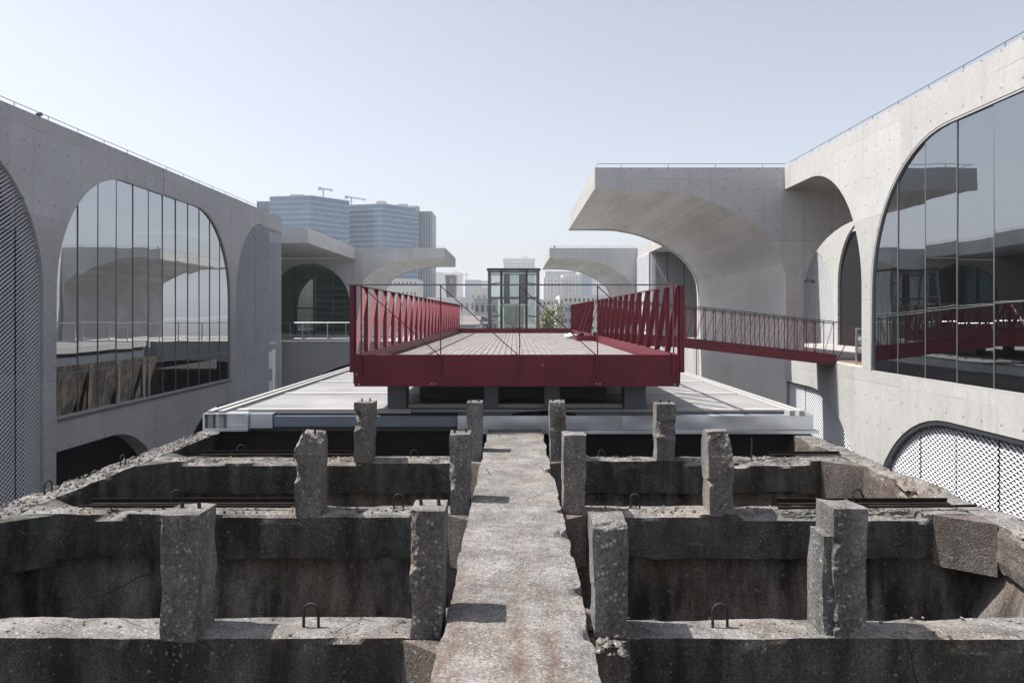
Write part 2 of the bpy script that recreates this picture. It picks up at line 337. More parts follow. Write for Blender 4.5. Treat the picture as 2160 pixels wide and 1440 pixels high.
def tower_glass(name, c0, c1, su, sv, ax):
    m, nt, b = nm(name); co = coords(nt); sp = nd(nt, 'ShaderNodeSeparateXYZ'); lk(nt, co, sp.inputs[0])
    cu = math_n(nt, 'FLOOR', math_n(nt, 'DIVIDE', sp.outputs[ax], su)); cv = math_n(nt, 'FLOOR', math_n(nt, 'DIVIDE', sp.outputs['Z'], sv))
    cb = nd(nt, 'ShaderNodeCombineXYZ'); lk(nt, cu, cb.inputs[0]); lk(nt, cv, cb.inputs[1])
    w = nd(nt, 'ShaderNodeTexWhiteNoise', noise_dimensions='2D'); lk(nt, cb.outputs[0], w.inputs['Vector'])
    col = mixc(nt, w.outputs['Value'], c0, c1)
    lk(nt, col, b.inputs['Base Color']); b.inputs['Roughness'].default_value = 0.12; b.inputs['Metallic'].default_value = 0.35; b.inputs['Specular IOR Level'].default_value = 0.8
    return m
M['tower_x'] = tower_glass('blue curtain wall glass', (0.06, 0.145, 0.25), (0.085, 0.185, 0.305), 2.2, 2.1, 'X')
M['tower_y'] = tower_glass('blue curtain wall shaded glass', (0.045, 0.12, 0.22), (0.065, 0.15, 0.265), 2.2, 2.1, 'X')  # darker copy for the face turned from the sun, shade in its colour
M['fin'] = plain('dark blue fins', (0.07, 0.10, 0.15), 0.4, 0.2, 0.1, 0.2)
M['finl'] = plain('pale fins', (0.35, 0.40, 0.45), 0.4, 0.2, 0.1, 0.2)
M['cwhite'] = plain('cream tower render', (0.62, 0.60, 0.56), 0.8, 0, 0.05, 0.05)
M['cgrey'] = plain('grey tower render', (0.40, 0.41, 0.43), 0.8, 0, 0.08, 0.05)
M['cblue'] = plain('hazy blue grey facade', (0.13, 0.205, 0.29), 0.7, 0, 0.08, 0.05)
M['cpurple'] = plain('plum grey cladding', (0.13, 0.115, 0.145), 0.7, 0, 0.08, 0.1)
M['cwin'] = plain('dark window glass', (0.06, 0.07, 0.085), 0.2, 0, 0.3, 0.3)
M['cwin2'] = plain('grey window glass', (0.16, 0.17, 0.19), 0.2, 0, 0.3, 0.3)
M['tile'] = plain('grey roof tiles', (0.15, 0.14, 0.135), 0.8, 0, 0.25, 1.5)

# ------------------------------------------------------------------ the ground
g = MB().add([(-4000, -400, -10), (4000, -400, -10), (4000, 6000, -10), (-4000, 6000, -10)], [(0, 1, 2, 3)]).build('ground', M['ground'])
tag(g, 'grey city ground far below the raised structures', 'ground', kind='structure')

# ------------------------------------------------------------------ expanded metal panels
def expanded(u0, u1, v0, v1, inside, mp, w, out, pu=0.21, pv=0.062):
    """one panel of expanded metal: zigzag tilted strands; out = -1/+1 outward direction along w"""
    b = MB(); k0 = int(math.floor(v0 / pv)); k1 = int(math.ceil(v1 / pv)); h = pu / 2
    dv, dw = -0.041, 0.028 * out
    for k in range(k0, k1):
        zc = (k + 0.5) * pv; n0 = int(math.floor(u0 / h)); n1 = int(math.ceil(u1 / h))
        for i in range(n0, n1):
            ua, ub = max(u0, i * h), min(u1, (i + 1) * h)
            if ub - ua < 0.01 or not inside((ua + ub) / 2, zc): continue
            s0 = 1 if (i + k) % 2 == 0 else -1
            za, zb = zc + s0 * pv / 2, zc - s0 * pv / 2
            b.add([mp(ua, za, w), mp(ub, zb, w), mp(ub, zb + dv, w + dw), mp(ua, za + dv, w + dw)], [(0, 1, 2, 3)])
    return b
def mesh_screen(parent, u0, u1, v0, v1, inside, mp, w, out, step=1.3, vsplit=4.1):
    i = 0; u = u0
    while u < u1 - 0.05:
        ue = min(u + step, u1); v = v0 + (0.0 if i % 2 == 0 else 1.7) - (vsplit if i % 2 else 0)
        while v < v1:
            ve = min(v + vsplit, v1); vv = max(v, v0)
            if ve - vv > 0.1:
                b = expanded(u + 0.025, ue - 0.025, vv + 0.012, ve - 0.012, inside, mp, w + R.uniform(-0.012, 0.012), out)
                if b.f: b.build('mesh_panel', M['mesh'], parent)
            v += vsplit
        u = ue; i += 1
def roof_rail(parent, pts, h=0.16, step=1.5):
    """thin lightning rod on short studs along a parapet"""
    b = MB(); up = Vector((0, 0, h)); b.tube([Vector(p) + up for p in pts], 0.012, 5)
    for a, c in zip(pts[:-1], pts[1:]):
        a = Vector(a); c = Vector(c); n = max(1, int((c - a).length / step))
        for i in range(n): p = a.lerp(c, (i + 0.5) / n); b.tube([p - Vector((0, 0, 0.02)), p + up], 0.011, 5)
    b.build('lightning_rail', M['gsteel'], parent)

# ------------------------------------------------------------------ right museum wing (sunlit wall, X = 10.4)
XR, ZT = 10.4, 5.69
rw = thing('museum_wing', (14, 12, -10), 'sunlit pale concrete museum wing with tall arched glass wall on the right', 'building')
outer = [(-8, -10), (-8, ZT), (29.56, ZT), (29.56, 4.84), (27.0, 4.84)] + arc(27.0, 0.84, 4.0, 90, 180)[1:] + [(23.0, -1.56), (29.56, -1.56), (29.56, -2.5)] \
        + [(27.0, -2.5)] + arc(27.0, -6.5, 4.0, 90, 180)[1:] + [(23.0, -10)]
gl = arch_hole(8.4, 22.42, -1.66, 4.66)
lo = [(8.4, -9.95)] + arch_hole(8.4, 22.42, -9.95, -2.55)[1:-1] + [(22.42, -9.95)]
plate('wall', [outer, gl, lo], side, XR, XR + 0.55, M['conc_side'], rw)
box('roof', XR + 0.56, 25, -8, 29.5, 4.9, 5.55, M['conc_front'], rw)
box('floor', XR + 0.56, 25, -8, 29.5, -2.3, -1.70, M['wood'], rw)
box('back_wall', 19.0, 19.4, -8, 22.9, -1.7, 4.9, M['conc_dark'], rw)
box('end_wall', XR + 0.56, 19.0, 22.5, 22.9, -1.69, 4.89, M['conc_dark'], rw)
box('lower_dark_backing', XR + 0.75, XR + 0.9, 8, 29.5, -9.9, -2.4, M['void'], rw)
def frame_band(name, loop, mp, w0, w1, t, m, parent):
    """thin frame following a closed loop (inset by t)"""
    n = len(loop); c = (sum(p[0] for p in loop) / n, sum(p[1] for p in loop) / n); ins = []
    for i, p in enumerate(loop):
        a, b_ = loop[i - 1], loop[(i + 1) % n]; d = Vector((b_[0] - a[0], b_[1] - a[1])).normalized(); nrm = Vector((-d.y, d.x))
        if nrm.dot(Vector((c[0] - p[0], c[1] - p[1]))) < 0: nrm = -nrm
        ins.append((p[0] + nrm.x * t, p[1] + nrm.y * t))
    k = 0.004 / t; lo_ = [(p[0] + (q[0] - p[0]) * k, p[1] + (q[1] - p[1]) * k) for p, q in zip(loop, ins)]
    return plate(name, [lo_, ins], mp, w0, w1, m, parent)
frame_band('window_frame', gl, side, XR + 0.012, XR + 0.11, 0.055, M['seam'], rw)
frame_band('screen_frame', lo, side, XR + 0.02, XR + 0.2, 0.12, M['dsteel'], rw)
def head_z(u, u0, u1, vt, r=4.0):
    if u < u0 + r: return vt - r + math.sqrt(max(0, r * r - (u0 + r - u) ** 2))
    if u > u1 - r: return vt - r + math.sqrt(max(0, r * r - (u - u1 + r) ** 2))
    return vt
def glazing(parent, X, us, u0, u1, vb, vt, gm, w=0.03, transom=None):
    ed = [u0] + us + [u1]
    for a, c in zip(ed[:-1], ed[1:]):
        n = 5; top = [(a + (c - a) * i / n, head_z(a + (c - a) * i / n, u0, u1, vt)) for i in range(n + 1)]
        lp = [(c, vb), (a, vb)] + top
        lp = [p for i, p in enumerate(lp) if i == 0 or (abs(p[0] - lp[i-1][0]) + abs(p[1] - lp[i-1][1])) > 1e-4]
        t1, t2 = R.uniform(-0.006, 0.006), R.uniform(-0.0025, 0.0025); mid = (a + c) / 2
        f = lambda u, v, ww, t1=t1, t2=t2, mid=mid: (X + ww + (u - mid) * t1 + v * t2, u, v)
        vs_ = [f(p[0], p[1], 0) for p in lp]
        MB().add(vs_, [tuple(range(len(vs_)))]).build('glass_pane', gm, parent)
    for u in us:
        zt = head_z(u, u0, u1, vt)
        box('mullion', X - 0.012, X + 0.02, u - w / 2, u + w / 2, vb, zt, M['frame'], parent)
    if transom is not None: box('transom', X - 0.012, X + 0.02, u0, u1, transom - 0.035, transom + 0.035, M['frame'], parent)
glazing(rw, XR + 0.07, [9.75 + 1.4 * i for i in range(9)], 8.4, 22.42, -1.66, 4.66, M['glass_r'])
mesh_screen(rw, 8.6, 22.5, -9.9, -2.5, lambda u, v: v < head_z(u, 8.4, 22.42, -2.55) - 0.08 and u < 22.4, side, XR + 0.16, -1, 1.62, 9)
mesh_screen(rw, 22.95, 29.5, -9.9, -2.5, lambda u, v: v < (-2.5 if u > 27 else -6.5 + math.sqrt(max(0, 16 - (27 - u) ** 2))), side, XR + 0.16, -1, 1.62, 9)
roof_rail(rw, [(XR + 0.12, 2, ZT), (XR + 0.12, 29.4, ZT)])
for yy in (12.2, 15.6, 19.0): box('interior_column', 14.8, 15.3, yy, yy + 0.5, -1.7, 4.9, M['conc_dark'], rw)
for i in range(10): box('interior_sill', 13.1, 13.5, 9.3 + 1.4 * i, 9.9 + 1.4 * i, -1.7, -1.35, M['gsteel'], rw)

# landing at the bridge end, with a glazed balustrade
lb = thing('glass_balustrade', (10.6, 24.0, -1.55), 'small steel and glass balustrade at the foot of the red footbridge', 'balustrade')
MB().tube([(10.75, 23.1, -1.56), (10.75, 23.1, -0.42), (10.75, 24.15, -0.42), (10.75, 24.15, -1.56)], 0.03, 6).build('rail', M['steel'], lb)
box('glass_pane', 10.74, 10.76, 23.16, 24.09, -1.45, -0.55, M['glass_b'], lb)

# ------------------------------------------------------------------ near vault canopy on the right
def px(x, d): return (x - 1085) * d / F
def pz(y, d): return (665 - y) * d / F
def canopy(name, label, front_pts, d0, d1, top, tip, wall_in, wall_out, zbot, lip=True):
    """vault canopy: profile in the X-Z plane, extruded along Y; front_pts run from the tip to the springing"""
    t = thing(name, ((wall_in + wall_out) / 2, (d0 + d1) / 2, zbot), label, 'canopy')
    prof = [(tip, top)] + front_pts + [(front_pts[-1][0], zbot), (wall_out, zbot), (wall_out, top)]
    b = bmesh.new(); n = len(prof); c = Vector((wall_in, 0, 0))
    def ring(y, dz=0.0):
        out = []
        for i, p in enumerate(prof):
            q = [p[0], y, p[1]]
            if dz and 1 <= i <= len(front_pts):
                # lip stands a little below the vault surface
                a = prof[max(1, i - 1)]; e = prof[min(len(front_pts) + 1, i + 1)]; dd = Vector((e[0] - a[0], e[1] - a[1])).normalized()
                nr = Vector((dd.y, -dd.x)); nr = nr if (nr.y < 0 or (abs(nr.y) < 0.1 and (nr.x * (tip - wall_in)) > 0)) else -nr
                q[0] += nr.x * dz; q[2] += nr.y * dz
            out.append(b.verts.new(q))
        return out
    ys = [(d0, 0.05), (d0 + 0.22, 0.05), (d0 + 0.225, 0.0), (d1 - 0.225, 0.0), (d1 - 0.22, 0.05), (d1, 0.05)] if lip else [(d0, 0), (d1, 0)]
    rs = [ring(*y) for y in ys]
    for r0, r1 in zip(rs[:-1], rs[1:]):
        for i in range(n):
            f = b.faces.new((r0[i], r0[(i + 1) % n], r1[(i + 1) % n], r1[i])); 
            if 1 <= i <= len(front_pts) + 0: f.material_index = 1
            else: f.material_index = 2
    for rg in (rs[0], rs[-1]):
        tr = tessellate_polygon([[Vector((v.co.x, v.co.z, 0)) for v in rg]])
        for q in tr:
            try: b.faces.new([rg[i] for i in q])
            except ValueError: pass
    bmesh.ops.recalc_face_normals(b, faces=b.faces)
    me = bpy.data.meshes.new('vault'); b.to_mesh(me); b.free()
    for m in (M['conc_front'], M['soffit'], M['conc_side']): me.materials.append(m)
    adopt(link(bpy.data.objects.new('vault', me)), t)
    s = 1 if tip < wall_in else -1
    roof_rail(t, [(wall_in, d0 + 0.1, top), (tip + 0.12 * s, d0 + 0.1, top), (tip + 0.12 * s, d1 - 0.1, top)])
    return t
def smooth(pts, n=5):
    out = []
    for i in range(len(pts) - 1):
        p0, p1, p2, p3 = pts[max(0, i - 1)], pts[i], pts[i + 1], pts[min(len(pts) - 1, i + 2)]
        for k in range(n):
            t = k / n
            out.append(tuple(0.5 * (2 * p1[j] + (p2[j] - p0[j]) * t + (2 * p0[j] - 5 * p1[j] + 4 * p2[j] - p3[j]) * t * t + (3 * p1[j] - p0[j] - 3 * p2[j] + p3[j]) * t ** 3) for j in (0, 1)))
    out.append(pts[-1]); return out
D1 = 29.58
pts1 = [(1255, 397), (1304, 397), (1384, 397.7), (1413, 401), (1467, 412), (1521, 432), (1568, 457), (1604, 482), (1633, 515), (1653, 551), (1660, 590), (1661, 627), (1661, 720)]
ca = canopy('vault_canopy', 'large pale concrete half-vault canopy curving out over the roof on the right', smooth([(px(x, D1), pz(y, D1)) for x, y in pts1]), D1, 44.0, ZT, px(1255, D1), 10.5, 11.15, -10)
gab = [(11.16, -10), (11.16, -1.7), (11.16, 0.85)] + arc(14.16, 0.85, 3.0, 180, 0, 24)[1:] + [(17.16, -1.7), (17.16, -10), (19, -10), (19, 5.5), (11.16, 5.5)]
plate('gable_wall', [gab], front, D1 + 0.01, D1 + 0.6, M['conc_front'], ca)
box('roof_edge', 11.16, 19, D1 + 0.61, D1 + 2.2, 4.6, 5.4, M['conc_front'], ca)

# terrace and courtyard wall seen through the arch
cw = thing('courtyard_wall', (18.6, 45, -10), 'bright wall with arched mesh screen and dark doorway seen through the concrete arch', 'wall')
co_o = [(30.2, -10), (30.2, ZT), (64, ZT), (64, -10)]
mh = arch_hole(44.3, 58.0, -1.7, 4.2); dh = arch_hole(31.0, 43.7, -1.7, 5.1, 3.3)
plate('wall', [co_o, mh, dh], side, 18.4, 18.54, M['conc_side'], cw)
mesh_screen(cw, 44.3, 57.9, -1.7, 4.2, lambda u, v: v < head_z(u, 44.3, 58.0, 4.2), side, 18.50, -1, 1.3, 4.0)
box('screen_dark_backing', 18.58, 18.8, 30.3, 63, -1.69, 4.6, M['void'], cw)
tr_ = box('terrace_floor', 11.16, 18.39, 30.2, 64.8, -2.2, -1.68, M['terrace'])
tag(tr_, 'grey paved terrace behind the concrete arch', 'terrace', kind='structure')
cc = thing('security_camera', (11.3, 29.4, 1.28), 'small dark security camera fixed to the edge of the concrete arch', 'camera')
MB().bar((11.2, 29.5, 1.38), (11.42, 29.42, 1.3), 0.09, 0.09, (0, 0, 1)).build('camera_body', M['gsteel'], cc)
MB().tube([(11.17, 29.6, 1.3), (11.3, 29.45, 1.36)], 0.03, 6).build('bracket', M['dsteel'], cc)
box('lens_hood', 11.41, 11.48, 29.36, 29.46, 1.24, 1.34, M['dsteel'], cc)

# ------------------------------------------------------------------ mid right pavilion with mesh box
mp_ = thing('mesh_pavilion', (14, 60, -10), 'concrete pavilion wrapped in dark mesh behind the large right canopy', 'building')
box('roof', XR, 19, 47.0, 64.85, 4.84, ZT, M['conc_side'], mp_)
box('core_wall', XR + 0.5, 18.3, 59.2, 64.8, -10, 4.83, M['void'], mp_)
box('pier', XR, XR + 0.49, 59.2, 64.8, -10, 4.83, M['conc_side'], mp_)
mesh_screen(mp_, XR, 14.0, -3, 4.8, lambda u, v: True, front, 58.75, -1, 1.3, 4.2)
mesh_screen(mp_, XR + 3.75, 18, -3, 4.8, lambda u, v: True, front, 58.95, -1, 1.3, 4.2)
mesh_screen(mp_, 58.8, 64.7, -3, 4.8, lambda u, v: True, side, XR - 0.08, -1, 1.3, 9)

box('base_wall', XR, XR + 0.5, 44.02, 58.7, -10, -1.69, M['conc_side'], mp_)
# ------------------------------------------------------------------ far canopies
D2 = 64.9
pts2 = [(1159, 543), (1190, 542.5), (1227, 544.5), (1265, 552.5), (1297, 567.5), (1320, 582.5), (1334, 600), (1338, 620), (1338, 650)]
canopy('vault_canopy', 'small distant half-vault canopy on the right above the red railing', smooth([(px(x, D2), pz(y, D2)) for x, y in pts2]), D2, 81.5, ZT, px(1159, D2), px(1338, D2), 10.9, -10)
pts3 = [(938, 543), (900, 543.2), (875, 544.7), (833, 551.7), (794, 567), (774, 582), (765, 597), (762, 615), (762, 650)]
canopy('vault_canopy', 'distant half-vault canopy on the left above the red railing', smooth([(px(x, D2), pz(y, D2)) for x, y in pts3]), D2, 77.0, ZT, px(938, D2), px(762, D2), -13.55, -10)

# ------------------------------------------------------------------ left museum wing (shaded wall, X = -13.6)
XL = -13.6
lw = thing('museum_wing', (-17, 30, -10), 'shaded grey concrete museum wing with arched glass wall on the left', 'building')
outer = [(0, -10), (0, ZT), (44.95, ZT), (44.95, 4.82), (41.6, 4.82)] + arc(41.6, 0.82, 4.1, 90, 180)[1:] + [(37.5, -10)]
gl = arch_hole(22.8, 36.85, -3.08, 4.72)
nh = arch_hole(9.0, 22.18, -9.95, 4.72)
l1 = [(22.8, -9.9), (22.8, -4.06), (26.0, -4.06)] + arc(26.0, -8.06, 4.0, 90, 0)[1:] + [(30.0, -9.9)]
l2 = [(31.0, -9.9), (31.0, -8.15)] + arc(35.0, -8.15, 4.0, 180, 90)[1:] + [(36.85, -4.15), (36.85, -9.9)]
plate('wall', [outer, gl, nh, l1, l2], side, XL - 0.55, XL, M['conc_shade'], lw)
# the band below the glass sits back from the near pier
box('roof', -28, XL - 0.56, 0, 44.9, 4.9, 5.55, M['conc_shade'], lw)
box('floor', -28, XL - 0.56, 0, 44.9, -2.1, -1.72, M['gsteel'], lw)
box('lower_floor', -28, XL - 0.56, 22.9, 44.9, -3.8, -3.12, M['gsteel'], lw)
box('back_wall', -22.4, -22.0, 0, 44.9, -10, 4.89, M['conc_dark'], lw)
box('lower_dark_backing', XL - 1.5, XL - 1.3, 22.8, 37, -9.9, -3.81, M['void'], lw)
box('screen_dark_backing', XL - 0.9, XL - 0.75, 5, 22.6, -9.9, 4.8, M['void'], lw)
box('screen_dark_backing', XL - 0.9, XL - 0.75, 37.4, 44.9, -9.9, 4.8, M['void'], lw)
frame_band('window_frame', gl, side, XL - 0.13, XL - 0.012, 0.05, M['seam'], lw)
box('window_sill', XL - 0.2, XL + 0.05, 22.85, 36.8, -3.16, -3.09, M['frame'], lw)
glazing(lw, XL - 0.08, [22.9 + 1.158 * i for i in range(1, 12)], 22.8, 36.85, -3.08, 4.72, M['glass'], 0.024, -1.76)
mesh_screen(lw, 12, 22.2, -9.9, 4.7, lambda u, v: v < head_z(u, 9.0, 22.18, 4.72), side, XL - 0.12, 1, 1.3, 4.1)
mesh_screen(lw, 37.5, 44.95, -9.9, 4.82, lambda u, v: v < (4.82 if u > 41.6 else 0.82 + math.sqrt(max(0, 16.8 - (41.6 - u) ** 2))), side, XL - 0.05, 1, 1.49, 4.1)
roof_rail(lw, [(XL - 0.12, 8, ZT), (XL - 0.12, 44.9, ZT)])
box('expansion_joint', XL, XL + 0.004, 29.75, 29.78, 4.72, ZT, M['dsteel'], lw)

# ------------------------------------------------------------------ left pavilion behind
lp = thing('museum_pavilion', (-18, 57, -10), 'shaded concrete pavilion with dark arched hall window behind the left wing', 'building')
fas = [(-27, 4.72), (-27, ZT), (-13.4, ZT), (-13.4, 4.72)]
plate('roof', [[(-27, 49.8), (-13.4, 49.8), (-13.4, D2 - 0.02), (-27, D2 - 0.02)]], flatm, 4.84, ZT, M['conc_front'], lp)
MB().box(-27, -13.4, 49.8, 50.1, 4.70, 4.839).box(-13.7, -13.4, 50.1, D2 - 0.02, 4.70, 4.839).build('fascia_lip', M['conc_front'], lp)
gw = [(-27, -1.7), (-27, 4.83), (-13.56, 4.83), (-13.56, -10), (-13.9, -10), (-13.9, -1.7)] + arc(-17.4, 0.9, 3.5, 0, 180, 24) + [(-20.9, -1.7)]
plate('gable_wall', [gw], front, D2 + 0.02, D2 + 0.6, M['conc_front'], lp)
vp = [(-20.0, 4.83)] + arc(-20.0, 0.9, 3.93, 90, 180, 12)[1:] + [(-23.93, -1.7), (-24.3, -1.7), (-24.3, 4.83)]
plate('side_vault', [vp], front, 45.5, D2 - 0.03, M['conc_dark'], lp)
for x in (-20.2, -18.6, -17.0, -15.4, -14.0): box('mullion', x - 0.06, x + 0.06, D2 + 0.2, D2 + 0.36, -1.7, 0.9 + math.sqrt(max(0, 12.25 - (x + 17.4) ** 2)), M['dsteel'], lp)
for z in (0.55,): box('transom', -20.9, -13.9, D2 + 0.22, D2 + 0.34, z, z + 0.12, M['dsteel'], lp)
gp = [(-20.9, -1.7)] + arc(-17.4, 0.9, 3.5, 180, 0, 24) + [(-13.9, -1.7)]
plate('glass_pane', [gp], front, D2 + 0.26, D2 + 0.28, M['glass_d'], lp)
box('hall_lining', -24, -13.2, 76, 76.3, -1.7, 4.8, M['conc_dark'], lp)
box('hall_floor', -24, -13.2, D2 + 0.6, 76, -2.1, -1.72, M['gsteel'], lp)
for i in range(7):
    box('hall_light_band', -20.5, -14.2, 75.7, 75.9, -1.2 + i * 0.62, -0.9 + i * 0.62, M['cgrey'], lp)
roof_rail(lp, [(-26, 49.9, ZT), (-13.5, 49.9, ZT), (-13.5, D2 - .1, ZT)])
# terrace slab in front of the pavilion
fl = [(-14.6, -10), (-14.6, -1.70), (2.0, -1.70), (2.0, -2.75), (-8.4, -2.75), (-9.2, -2.80), (-10.0, -2.93), (-11.0, -3.24), (-11.8, -3.6), (-12.4, -4.0), (-12.9, -4.6), (-13.2, -5.6), (-13.3, -10)]
tf = plate('terrace', [fl], front, 47.0, 47.5, M['conc_shade']); tag(tf, 'grey terrace edge wall below the steel railing', 'terrace', kind='structure')
tf2 = box('terrace_floor', -27, 2.0, 47.51, 64.85, -2.1, -1.72, M['terrace']); tag(tf2, 'paved terrace floor in front of the hall window', 'terrace', kind='structure')
box('arch_dark_backing', -13.3, 2.0, 50.0, 50.2, -9.9, -2.2, M['void'], tf)
tc = box('terrace_coping', -14.6, 2.0, 46.96, 47.3, -1.698, -1.58, M['seam'], tf)
sr = thing('steel_railing', (-9, 47.1, -1.58), 'stainless steel railing along the left terrace edge', 'railing')
MB().tube([(-13.5, 47.1, -0.45), (1.9, 47.1, -0.45)], 0.03, 6).build('handrail', M['steel'], sr)
MB().tube([(-13.5, 47.1, -1.42), (1.9, 47.1, -1.42)], 0.018, 6).build('bottom_rail', M['steel'], sr)
pm = MB().box(-0.025, 0.025, -0.025, 0.025, 0, 1.13).data('post', M['steel'])
for i in range(10): inst('post', pm, (-13.0 + i * 1.53, 47.1, -1.58), sr)
sr2 = thing('steel_railing', (-15, 62, -1.72), 'second thin railing in front of the dark hall window', 'railing')
MB().tube([(-20, 62, -0.6), (-9, 62, -0.6)], 0.03, 6).build('handrail', M['steel'], sr2)
for i in range(8): inst('post', pm, (-19.6 + i * 1.5, 62, -1.72), sr2)

# ------------------------------------------------------------------ old coal hopper
def rough(name, x0, x1, y0, y1, z0, z1, res, mats, parent, amp=0.012, chip=0.05, seed=0, bites=(), spall=(), topi=None, taper=None, chipn=1.3, cuts=()):
    """concrete block with uneven faces, chipped arrises and broken-out bites"""
    nx, ny, nz = [max(1, int(round((b - a) / res))) for a, b in ((x0, x1), (y0, y1), (z0, z1))]
    idx = {}; vs_ = []; fs = []; broken = set()
    so = Vector((seed * 7.13, seed * 3.7, seed * 1.9)); cx, cy_, cz = (x0 + x1) / 2, (y0 + y1) / 2, (z0 + z1) / 2
    def vert(i, j, k):
        key = (i, j, k)
        if key in idx: return idx[key]
        p = Vector((x0 + (x1 - x0) * i / nx, y0 + (y1 - y0) * j / ny, z0 + (z1 - z0) * k / nz))
        ds = sorted([(p.x - x0, Vector((1, 0, 0))), (x1 - p.x, Vector((-1, 0, 0))), (p.y - y0, Vector((0, 1, 0))), (y1 - p.y, Vector((0, -1, 0))), (p.z - z0, Vector((0, 0, 1))), (z1 - p.z, Vector((0, 0, -1)))], key=lambda t: t[0])
        e = math.hypot(ds[0][0], ds[1][0])
        q = p + so
        n1 = noise.noise(q * chipn * 2.1); n2 = noise.noise(q * 7.0); n3 = noise.noise(q * 19.0)
        if e < 0.12:
            a = max(0.0, 0.25 + n1 * 1.1 + n2 * 0.45) * chip * (1 - e / 0.12)
            p = p + (ds[0][1] + ds[1][1]) * a
        p = p + Vector((noise.noise(q * 5 + Vector((9, 0, 0))), noise.noise(q * 5 + Vector((0, 9, 0))), n2)) * amp + ds[0][1] * (n3 * amp * 0.6)
        for c, r in bites:
            d = p - Vector(c); rr = r * (1 + 0.35 * n2 + 0.25 * n3)
            if d.length < rr:
                t = (rr - d.length) / rr
                p = p + (ds[0][1] * (rr * (1 - (d.length / rr) ** 2)) * 0.42) + Vector((n3, n2, n1)) * 0.014
        for (a0, a1, dep, hh) in spall:      # broken top front edge between x=a0..a1
            if a0 < p.x < a1 and p.z > z1 - hh - 0.1 and p.y < y0 + 0.2:
                w = min(1, (p.x - a0) / 0.12, (a1 - p.x) / 0.12) * (0.6 + 0.8 * (0.5 + 0.5 * noise.noise(q * 3.3)))
                fz = max(0, min(1, (p.z - (z1 - hh * (0.7 + 0.6 * n1))) / 0.05)); fy = max(0, 1 - (p.y - y0) / 0.2)
                p = p + Vector((0, dep * w * fz * fy, -hh * 0.45 * w * fz * fy)) + Vector((n3, n2, n3)) * 0.022 * w * fz
        hit = False
        for c, nv, zl, zh in cuts:      # fracture planes that take off an arris between two heights
            if zl < p.z < zh:
                nv = Vector(nv).normalized(); w = min(1.0, (p.z - zl) / 0.06, (zh - p.z) / 0.06)
                t = (p - Vector(c)).dot(nv) + 0.03 * noise.noise(q * 9) + 0.016 * noise.noise(q * 24) - (1 - w) * 0.07
                if t > 0: p = p - nv * t; hit = True
        if taper: p = taper(p)
        if hit: broken.add(len(vs_))
        idx[key] = len(vs_); vs_.append(tuple(p)); return idx[key]
    mi = []
    def quad(a, b, c, d, m): fs.append((a, b, c, d)); mi.append(m)
    ti = 1 if topi else 0
    for i in range(nx):
        for j in range(ny):
            quad(vert(i, j, nz), vert(i+1, j, nz), vert(i+1, j+1, nz), vert(i, j+1, nz), ti)
            quad(vert(i, j, 0), vert(i, j+1, 0), vert(i+1, j+1, 0), vert(i+1, j, 0), 0)
    for i in range(nx):
        for k in range(nz):
            quad(vert(i, 0, k), vert(i+1, 0, k), vert(i+1, 0, k+1), vert(i, 0, k+1), 0)
            quad(vert(i, ny, k), vert(i, ny, k+1), vert(i+1, ny, k+1), vert(i+1, ny, k), 0)
    for j in range(ny):
        for k in range(nz):
            quad(vert(0, j, k), vert(0, j, k+1), vert(0, j+1, k+1), vert(0, j+1, k), 0)
            quad(vert(nx, j, k), vert(nx, j+1, k), vert(nx, j+1, k+1), vert(nx, j, k+1), 0)
    me = bpy.data.meshes.new(name); me.from_pydata(vs_, [], fs)
    for m in mats: me.materials.append(m)
    if topi:
        # broken-out faces show the same pale aggregate as the top
        for pl, m in zip(me.polygons, mi): pl.material_index = 1 if (m == 1 or pl.normal.z > 0.42 or sum(v in broken for v in pl.vertices) >= 3) else 0  # upward faces take the paler sunlit copy too
    me.update(); o = adopt(link(bpy.data.objects.new(name, me)), parent); return o

HB = -2.0
ROWS = [4.765, 7.75, 10.59]
hp = thing('coal_hopper', (0, 7.5, -10), 'weathered dark concrete coal hopper frame with broken column stubs in the foreground', 'hopper')
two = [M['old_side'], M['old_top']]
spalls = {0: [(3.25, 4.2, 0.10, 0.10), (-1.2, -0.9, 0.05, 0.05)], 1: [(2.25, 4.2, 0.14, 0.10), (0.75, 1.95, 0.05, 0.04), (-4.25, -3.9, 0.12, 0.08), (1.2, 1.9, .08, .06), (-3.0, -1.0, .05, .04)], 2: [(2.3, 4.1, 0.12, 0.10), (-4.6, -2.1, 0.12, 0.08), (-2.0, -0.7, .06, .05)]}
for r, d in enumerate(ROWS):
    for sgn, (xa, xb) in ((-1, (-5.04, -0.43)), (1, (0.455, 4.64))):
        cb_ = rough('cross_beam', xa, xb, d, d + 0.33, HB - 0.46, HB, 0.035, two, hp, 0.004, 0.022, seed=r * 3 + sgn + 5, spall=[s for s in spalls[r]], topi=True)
        cb_['label'] = ['front', 'middle', 'far'][r] + ' row cross beam ' + ('left' if sgn < 0 else 'right') + ' of the walkway'
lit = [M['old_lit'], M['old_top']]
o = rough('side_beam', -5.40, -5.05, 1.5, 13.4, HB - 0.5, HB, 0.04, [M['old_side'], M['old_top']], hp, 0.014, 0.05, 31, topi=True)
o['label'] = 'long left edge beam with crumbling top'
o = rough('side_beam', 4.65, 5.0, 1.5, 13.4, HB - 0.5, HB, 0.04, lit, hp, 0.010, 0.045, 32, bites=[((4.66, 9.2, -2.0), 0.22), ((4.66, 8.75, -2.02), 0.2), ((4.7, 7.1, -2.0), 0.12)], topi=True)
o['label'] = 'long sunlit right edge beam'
rough('spine_beam', -0.42, 0.445, 1.5, 13.2, HB - 0.5, HB - 0.004, 0.05, lit, hp, 0.006, 0.04, 33, topi=True)
